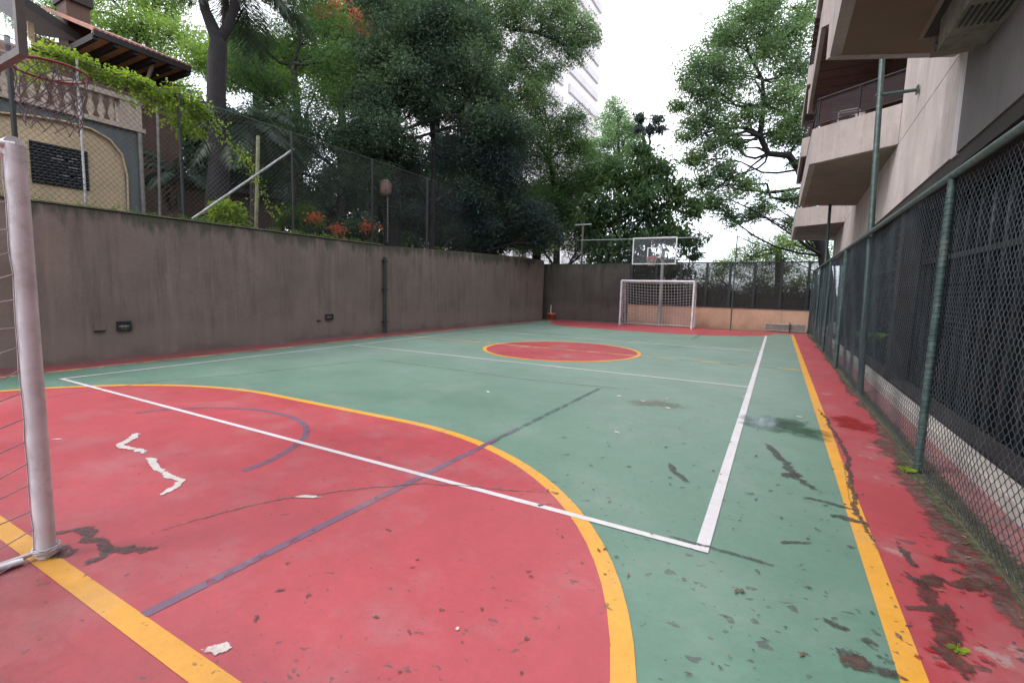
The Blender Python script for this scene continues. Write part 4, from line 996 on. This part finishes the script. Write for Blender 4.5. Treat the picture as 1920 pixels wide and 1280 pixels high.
palm('low palm with pale hanging fronds behind the mesh beside the house', P(335, 330, 14.6), 14, 1.5, 23, .08, (0., 1.2))
palm('short spiky palm growing above the wall at the left edge', P(40, 330, 12.6), 22, 1.35, 24, .1, (-.1, 1.2))
# trees behind the house
tree('bright yellow green tree behind the house roof', [root(250, 24, .25)]+T([(260, 60, 24, .15)]), B([(230, 50, 70, 24), (320, 70, 60, 24), (130, 20, 60, 25), (70, 50, 40, 25), (380, 110, 50, 23), (300, 0, 60, 25), (200, -30, 60, 25), (330, 160, 40, 22)]), 420, 60, .20, .07, LM['bright'], 31)
tree('feathery mid green tree right of the forked trunk', [root(560, 19, .22)]+T([(560, 250, 19, .16), (550, 120, 19, .12)]), B([(480, 80, 60, 19), (560, 60, 70, 19.5), (620, 120, 60, 19), (500, 160, 60, 18.5), (590, 180, 65, 18.5), (640, 50, 45, 20), (450, 130, 45, 18), (560, -10, 70, 20)]), 520, 60, .13, .035, LM['feather'], 32, droop=.1)
tree('dark fine leaved tree hanging low over the middle of the wall fence', [root(640, 18, .2)]+T([(640, 330, 18, .15)]), B([(560, 250, 70, 17.5), (640, 260, 70, 18), (700, 240, 60, 18), (600, 340, 60, 17.5), (680, 340, 60, 18.5), (560, 400, 40, 17), (500, 300, 45, 17)]), 620, 55, .13, .04, LM['dense'], 33)
tree('flowering tree with coral red blossom at the top of the view', [root(700, 24, .3)]+T([(690, 100, 24, .2), (660, 20, 24, .15), (640, -30, 24, .12)]), B([(600, 10, 45, 24), (740, 30, 40, 24)]), 90, 40, .2, .07, LM['mid'], 34, extra=(B([(680, 30, 26, 23.5), (672, 55, 22, 23.5), (622, 8, 22, 23.5), (600, 22, 12, 23.5)]), 'blossom', LM['pink'], .17))
# big central tree
tree('huge dark broadleaf tree towering over the middle of the wall', [root(735, 19.5, .36)]+T([(735, 340, 19.5, .33), (735, 250, 19.5, .28), (745, 180, 19.5, .22), (770, 110, 19.5, .18), (740, 40, 19.5, .13)]),
     B([(700, 110, 60, 19.5), (780, 60, 70, 19.5), (860, 50, 60, 19.5), (760, 150, 60, 19), (860, 130, 65, 19.5), (915, 160, 42, 20), (790, 205, 40, 19.5), (700, 190, 55, 19), (910, 235, 50, 19.5), (960, 240, 42, 20), (690, 265, 50, 19), (760, 265, 34, 19), (720, 10, 60, 20), (840, -20, 60, 20)]), 1150, 50, .17, .06, LM['dense'], 35)
tree('slender twin trunk tree beside the green fence post', [root(808, 20, .14)]+T([(812, 380, 20, .12), (815, 290, 20, .11), (808, 215, 20, .1), (790, 150, 20, .08)]),
     B([(880, 290, 60, 20.5), (940, 320, 60, 21), (870, 370, 55, 20.5), (960, 400, 55, 22), (760, 310, 40, 20), (1000, 400, 40, 23), (900, 430, 45, 21), (1010, 440, 45, 23), (760, 400, 35, 19.5)]), 1150, 50, .15, .05, LM['bluish'], 36)
tree('loose light green canopy on long limbs reaching toward the open sky', [root(860, 24, .3)]+T([(880, 200, 24, .22), (900, 90, 24, .18), (920, 30, 24, .14), (960, 55, 24, .1), (1010, 62, 24, .07), (1060, 85, 24, .04)]),
     B([(950, 20, 45, 24), (1010, 30, 45, 24), (1060, 60, 42, 24), (1095, 50, 30, 24), (1080, 95, 30, 24), (990, 95, 40, 24), (1030, 130, 30, 24), (930, 70, 35, 24), (1060, 15, 32, 24), (1110, 75, 20, 24), (980, -20, 50, 24), (950, 140, 38, 24), (1000, 165, 34, 24), (900, 20, 40, 24), (960, 190, 30, 24)], 1.05), 760, 38, .18, .06, LM['rightleaf'], 37)
tree('soft green tree filling the gap before the pale tower', [root(1040, 28, .2)]+T([(1045, 380, 28, .16), (1030, 300, 28, .12)]), B([(1010, 200, 40, 28), (1050, 250, 45, 28), (1080, 280, 40, 28), (1000, 290, 50, 28), (1060, 330, 50, 28), (1095, 350, 45, 28), (1010, 150, 30, 28), (1080, 400, 40, 28), (1105, 430, 35, 28), (970, 130, 30, 28), (1030, 380, 45, 28), (980, 240, 40, 28), (1000, 440, 45, 28), (1075, 220, 28, 28), (1110, 320, 28, 28), (1090, 460, 36, 28)]), 1300, 50, .16, .05, LM['feather'], 38)
# shrubs along the wall
rs2 = random.Random(12)
for i, (u, v, r_, wd, mt, lab) in enumerate(((560, 405, 26, 16.5, 'mid', 'leafy shrub above the wall where the diagonal brace ends'), (670, 420, 30, 17.8, 'dense', 'dark shrub above the wall by the thick trunk'), (850, 440, 30, 20.5, 'dense', 'low dark shrub just past the thickest fence post'), (930, 440, 34, 23, 'dense', 'round dark shrub over the far stretch of wall'), (1000, 455, 30, 26, 'mid', 'green shrub above the far end of the wall'), (425, 395, 16, 12.6, 'vine', 'yellow green weed growing on the wall top at the foot of the brace'))):
    b = P(u, v, wd); tree(lab, [(np.array([b[0], b[1], 2.4]), .05), (b, .03)], [(b, r_/FPX*wd), (P(u-r_*.7, v+10, wd), r_*.7/FPX*wd), (P(u+r_*.7, v+12, wd), r_*.7/FPX*wd)], 110, 35, .14, .05, LM[mt], 50+i, cat='shrub', name='shrub', twig=False)
for i, (u, v, r_, wd, lab) in enumerate(((635, 432, 20, 15.0, 'orange red flowering shrub low behind the mesh'), (590, 408, 12, 15.2, 'small orange blossom cluster left of the larger red one'), (689, 424, 11, 15.8, 'narrow orange blossom spray beside the thick trunk'))):
    b = P(u, v, wd); tree(lab, [(np.array([b[0], b[1], 2.4]), .03), (b, .02)], [(b, r_*.7/FPX*wd)], 6, 22, .13, .06, LM['flower'], 70+i, cat='flowering shrub', name='flowering_shrub', twig=False)
# masses deep behind the left side so the garden closes in
for i, (u, v, r_, wd, mt, lab) in enumerate(((520, 300, 90, 26, 'dense', 'deep shaded tree far behind the arching palm'), (700, 330, 100, 27, 'dense', 'deep shaded tree far behind the thick trunk'), (880, 350, 100, 29, 'bluish', 'deep shaded tree far behind the slender trunks'), (640, 120, 100, 30, 'mid', 'tall green tree far behind the flowering one'), (820, 120, 110, 32, 'dense', 'tall dark tree far behind the huge central crown'), (1010, 400, 80, 33, 'dense', 'dark tree mass beyond the far end of the wall'),
        (440, 300, 95, 24, 'dense', 'dark tree behind the forked trunk and the house wing'), (600, 420, 80, 25, 'bluish', 'dark low tree far behind the orange flowering shrubs'), (760, 420, 80, 27, 'dense', 'dark low tree far behind the slender twin trunks'), (480, 130, 75, 27, 'mid', 'green tree far behind the arching palm'), (930, 250, 90, 34, 'dense', 'dark tall tree hiding the foot of the pale tower'), (900, 430, 80, 31, 'bluish', 'low blue green tree beyond the far stretch of wall'), (720, 10, 90, 33, 'mid', 'green treetop high behind the coral red blossom'))):
    b = P(u, v, wd); rr = r_/FPX*wd
    bl = [(b+np.array([rs2.uniform(-1, 1)*rr*.7, rs2.uniform(-1, 1)*rr*.7, rs2.uniform(-.8, .8)*rr]), rr*.55) for _ in range(12)]
    tree(lab, [(np.array([b[0], b[1], 2.4]), .3), (b, .2)], bl, 620, 45, .25, .11, LM[mt], 90+i, group='trees deep in the garden', twig=False)
# behind the hoop
tree('dark large leaved tree directly behind the far hoop', [root(1215, 27, .2, 0)]+T([(1215, 400, 27, .16), (1210, 300, 27, .12), (1205, 240, 27, .06)]),
     B([(1160, 320, 50, 27), (1225, 320, 44, 27), (1200, 370, 55, 27), (1270, 370, 42, 27), (1140, 390, 50, 27), (1250, 430, 48, 27), (1180, 450, 50, 27), (1290, 450, 30, 27), (1130, 460, 40, 27), (1205, 285, 28, 27), (1300, 400, 20, 27), (1100, 420, 40, 27.5), (1200, 500, 45, 27), (1260, 500, 36, 27), (1140, 500, 40, 27), (1310, 480, 14, 27)]), 560, 34, .34, .12, LM['hooptree'], 41, droop=.6)
tree('small dark drooping treetop above the large leaved tree', [root(1218, 30, .1, 0)]+T([(1218, 260, 30, .05), (1219, 192, 30, .02)]), B([(1200, 218, 11, 30), (1235, 220, 10, 30), (1218, 240, 10, 30), (1195, 238, 8, 30), (1240, 240, 8, 30)]), 34, 30, .30, .10, LM['bluish'], 42, droop=1.0)
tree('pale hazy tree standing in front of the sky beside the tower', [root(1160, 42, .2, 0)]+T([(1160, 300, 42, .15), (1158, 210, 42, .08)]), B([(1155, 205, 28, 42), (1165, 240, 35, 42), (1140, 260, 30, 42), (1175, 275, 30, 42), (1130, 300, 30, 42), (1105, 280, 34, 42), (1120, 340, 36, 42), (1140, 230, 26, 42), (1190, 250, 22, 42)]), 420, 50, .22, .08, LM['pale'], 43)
# big right tree with winding limbs
lm_ = T([(1560, 620, 30, .4), (1545, 480, 30, .32), (1512, 350, 30, .25), (1498, 318, 30, .22), (1480, 292, 30, .2), (1440, 288, 30, .18), (1425, 255, 30, .17), (1432, 200, 30, .14), (1430, 150, 30, .1), (1405, 105, 30, .08), (1390, 60, 30, .05)])
lm_[0] = (np.array([lm_[0][0][0], lm_[0][0][1], 0.]), .4)
bt = tree('spreading tree with winding dark limbs against the white sky by the balconies', lm_,
     B([(1400, 40, 50, 30), (1350, 80, 42, 30), (1440, 90, 50, 30), (1480, 60, 45, 30), (1310, 130, 45, 30), (1370, 140, 48, 30), (1500, 130, 40, 30), (1295, 170, 30, 30), (1340, 190, 36, 30), (1460, 180, 45, 30), (1300, 225, 30, 30), (1350, 240, 34, 30), (1480, 230, 40, 30), (1400, 215, 30, 30), (1330, 275, 32, 30), (1380, 270, 25, 30), (1500, 260, 30, 30), (1290, 250, 24, 30), (1350, 320, 32, 30), (1390, 350, 34, 30), (1480, 370, 24, 30), (1430, 385, 26, 30), (1330, 370, 24, 30), (1500, 300, 18, 30), (1440, 20, 30, 30), (1410, 400, 18, 30), (1520, 200, 30, 30), (1425, 5, 30, 30), (1510, 20, 30, 30), (1300, 300, 26, 30), (1320, 340, 26, 30), (1350, 390, 26, 30), (1300, 390, 20, 30), (1490, 410, 22, 30), (1460, 250, 30, 30), (1270, 200, 18, 30), (1375, 410, 20, 30)], 1.14), 1900, 33, .23, .085, LM['rightleaf'], 44, spread=.05, shell=.55)
m_ = MB()
for pts_, r0, r1 in (([(1425, 255), (1400, 246), (1375, 253), (1350, 262)], .14, .05), ([(1428, 200), (1405, 196), (1390, 200), (1360, 192), (1330, 205)], .12, .04), ([(1500, 372), (1470, 375), (1445, 370), (1438, 345), (1420, 345), (1395, 350)], .13, .05), ([(1430, 150), (1455, 148), (1490, 130)], .08, .04), ([(1420, 262), (1395, 262), (1380, 280)], .08, .04), ([(1432, 180), (1415, 150), (1370, 140)], .08, .03)):
    n_ = len(pts_); lp(MB().tube([P(u, v, 29.6) for u, v in pts_], [(r0+(r1-r0)*k/(n_-1))*.85 for k in range(n_)], 8, False), 'limb', M['bark'], bt)
tree('low bright tree behind the dark screen under the far balcony', [root(1460, 34, .3, 0)]+T([(1460, 470, 34, .2)]), B([(1440, 460, 40, 34), (1500, 450, 40, 34), (1400, 480, 35, 34), (1470, 490, 45, 34), (1540, 470, 40, 34), (1370, 500, 30, 34), (1420, 520, 40, 34), (1340, 510, 28, 34), (1500, 530, 40, 34), (1350, 545, 30, 34)]), 420, 45, .18, .07, LM['bright'], 45)
for i, (u, v, r_, wd, mt, lab) in enumerate(((1195, 545, 50, 26.5, 'dense', 'dark hedge bush behind the screen left of the hoop post'), (1275, 550, 50, 26.5, 'dense', 'dark hedge bush behind the screen right of the hoop post'), (1345, 560, 42, 27, 'bluish', 'dark bush behind the screen beside the fence brace'), (1430, 565, 45, 27, 'dense', 'dark bush behind the middle of the screen'), (1510, 565, 45, 27, 'dense', 'dark bush behind the right end of the screen'))):
    b = P(u, v, wd); tree(lab, [(np.array([b[0], b[1], 0]), .06), (b, .03)], [(b, r_/FPX*wd), (P(u-r_*.6, v+12, wd), r_*.7/FPX*wd), (P(u+r_*.6, v+12, wd), r_*.7/FPX*wd)], 170, 40, .2, .08, LM[mt], 150+i, cat='bush', name='hedge_bush', twig=False)
# vine over the left fence
m_ = MB(); rgv = np.random.default_rng(6); vp = [VX(u, v, -11.1) for u, v in ((58, 92), (100, 105), (150, 118), (190, 132), (230, 142), (262, 158), (295, 178), (330, 182), (365, 195), (390, 215))]
vo = empty('climbing_vine', vp[0], 'yellow green vine trailing along the top of the left fence', 'vine')
inv(m_.tube(vp, .018, 6).build('stem', M['bark'], vo), vo)
cn_ = []
for a, b in zip(vp[:-1], vp[1:]):
    for k in range(9): cn_.append(a+(b-a)*k/9+rgv.normal(0, .06, 3))
for u, v in ((265, 185), (268, 170), (300, 200), (330, 215), (335, 240), (350, 225), (360, 240), (372, 220), (320, 195), (380, 205), (68, 140), (62, 125), (328, 225), (345, 250), (362, 210)):
    for q in range(3): cn_.append(VX(u, v, -11.1)+rgv.normal(0, .08, 3))
inv(leaves('leaf_mass', np.array(cn_), 34, .085, .085, .05, LM['vine'], vo, 66, .5), vo)
hv = [VX(u, v, -11.15) for u, v in ((395, 220), (405, 240), (425, 255), (440, 275), (452, 290), (465, 310), (480, 330), (490, 360), (515, 385), (510, 410))]
v2 = empty('hanging_creeper', hv[0], 'sparse creeper strand hanging down behind the mesh beside the slim pole', 'vine')
inv(MB().tube(hv, .008, 5).build('stem', M['bark'], v2), v2); q = []
for a, b in zip(hv[:-1], hv[1:]): q += [a+(b-a)*k/2+rgv.normal(0, .05, 3) for k in range(2)]
inv(leaves('leaf_mass', np.array(q), 16, .09, .09, .05, LM['vine'], v2, 67, .7), v2)
ln = empty('hanging_drum', P(723, 352, 18.2), 'pinkish beige drum shaped box hanging among the trees above the wall', 'hanging box')
c_ = P(723, 352, 18.2); lp(MB().lathe(c_, [(.0, -.30), (.15, -.28), (.21, -.17), (.22, .14), (.16, .25), (.04, .3), (0, .3)], 9), 'drum', simple('pinkish beige shell', (.20, .12, .10), .8, .3, 7), ln)
lp(MB().tube([c_+np.array([.1, 0, -.34]), c_+np.array([.1, 0, -2.])], .025, 6), 'stake', M['framegrey'], ln)
mo = []; rgm = np.random.default_rng(31)
for k in range(150):
    y_ = rgm.uniform(-1, 9); mo.append((-10.9+rgm.uniform(-.1, .1), y_, 2.86+rgm.uniform(0, .02)))
for k in range(16): y_ = rgm.uniform(1.5, 19); mo += [(-10.95+max(0, y_-9.5)*.075, y_, 2.88+max(0, min(1, (y_-9)/5))*.12+.03)]*3
o_ = leaves('wall_top_moss', np.array(mo), 9, .04, .06, .022, LM['mid'], None, 32, -.3); tag(o_, 'thin moss and weeds along the top of the brown wall', 'moss', kind='stuff')
# small finds
pt = empty('plant_pot', (-9.75, 20.75, 0), 'terracotta pot with a twig in the far left corner behind the mesh', 'pot')
p = VY(1033, 600, 20.8); lp(MB().lathe((p[0], 20.8, 0), [(.0, 0), (.15, 0), (.22, .26), (.24, .26), (.24, .33), (.20, .33), (.17, .2), (0, .2)], 16), 'pot', M['terracotta'], pt)
lp(MB().tube([(p[0], 20.8, .2), (p[0]-.04, 20.8, .5), (p[0]-.02, 20.8, .75)], .03, 6), 'stem', M['whitepaint'], pt)
def tuft(u, v, X, n, ln, lab, seed, m='vine'):
    c = G(u, v) if X is None else VX(u, v, X); rg = np.random.default_rng(seed); V, F = [], []
    for i in range(n):
        th = rg.uniform(0, 6.28); d = np.array([math.cos(th), math.sin(th), 0]); b0 = c+np.r_[rg.normal(0, ln*.18, 2), 0]; s_ = np.array([-d[1], d[0], 0])*ln*.07; h = ln*rg.uniform(.5, 1.1)
        n0 = len(V); V += [b0-s_, b0+s_, b0+d*h*.4+s_+np.array([0, 0, h*.6]), b0+d*h*.9+np.array([0, 0, h*.55])]; F.append((n0, n0+1, n0+2, n0+3))
    o = np_mesh('weed', np.array(V)-c, np.array(F), LM[m]); o.location = Vector(c.tolist()); tag(o, lab, 'weed')
tuft(1795, 1222, None, 26, .045, 'small bright weed sprouting from the brown crack in the bottom right', 1)
tuft(1700, 885, None, 40, .07, 'weed at the foot of the wire wrapped fence post', 2)
tuft(1628, 640, 1.75, 60, .28, 'green plant behind the mesh fence beside the tall pole', 3, 'mid')

for o_ in bpy.data.objects:
    if o_.parent: continue
    for k_, g_ in (('flowering_shrub', 'orange flowering shrubs above the wall'), ('hedge_bush', 'bushes behind the dark screen'), ('palm_tree', 'palms in the garden'), ('slim_pole', 'slim poles beside the old house'), ('wall_outlet', 'outlet boxes low on the brown wall'), ('blank_cover', 'blank covers low on the brown wall'), ('tall_pole', 'tall green poles along the mesh fence'), ('basketball_hoop', 'basketball hoops'), ('football_goal', 'football goals')):
        if o_.name.startswith(k_) and 'group' not in o_: o_['group'] = g_
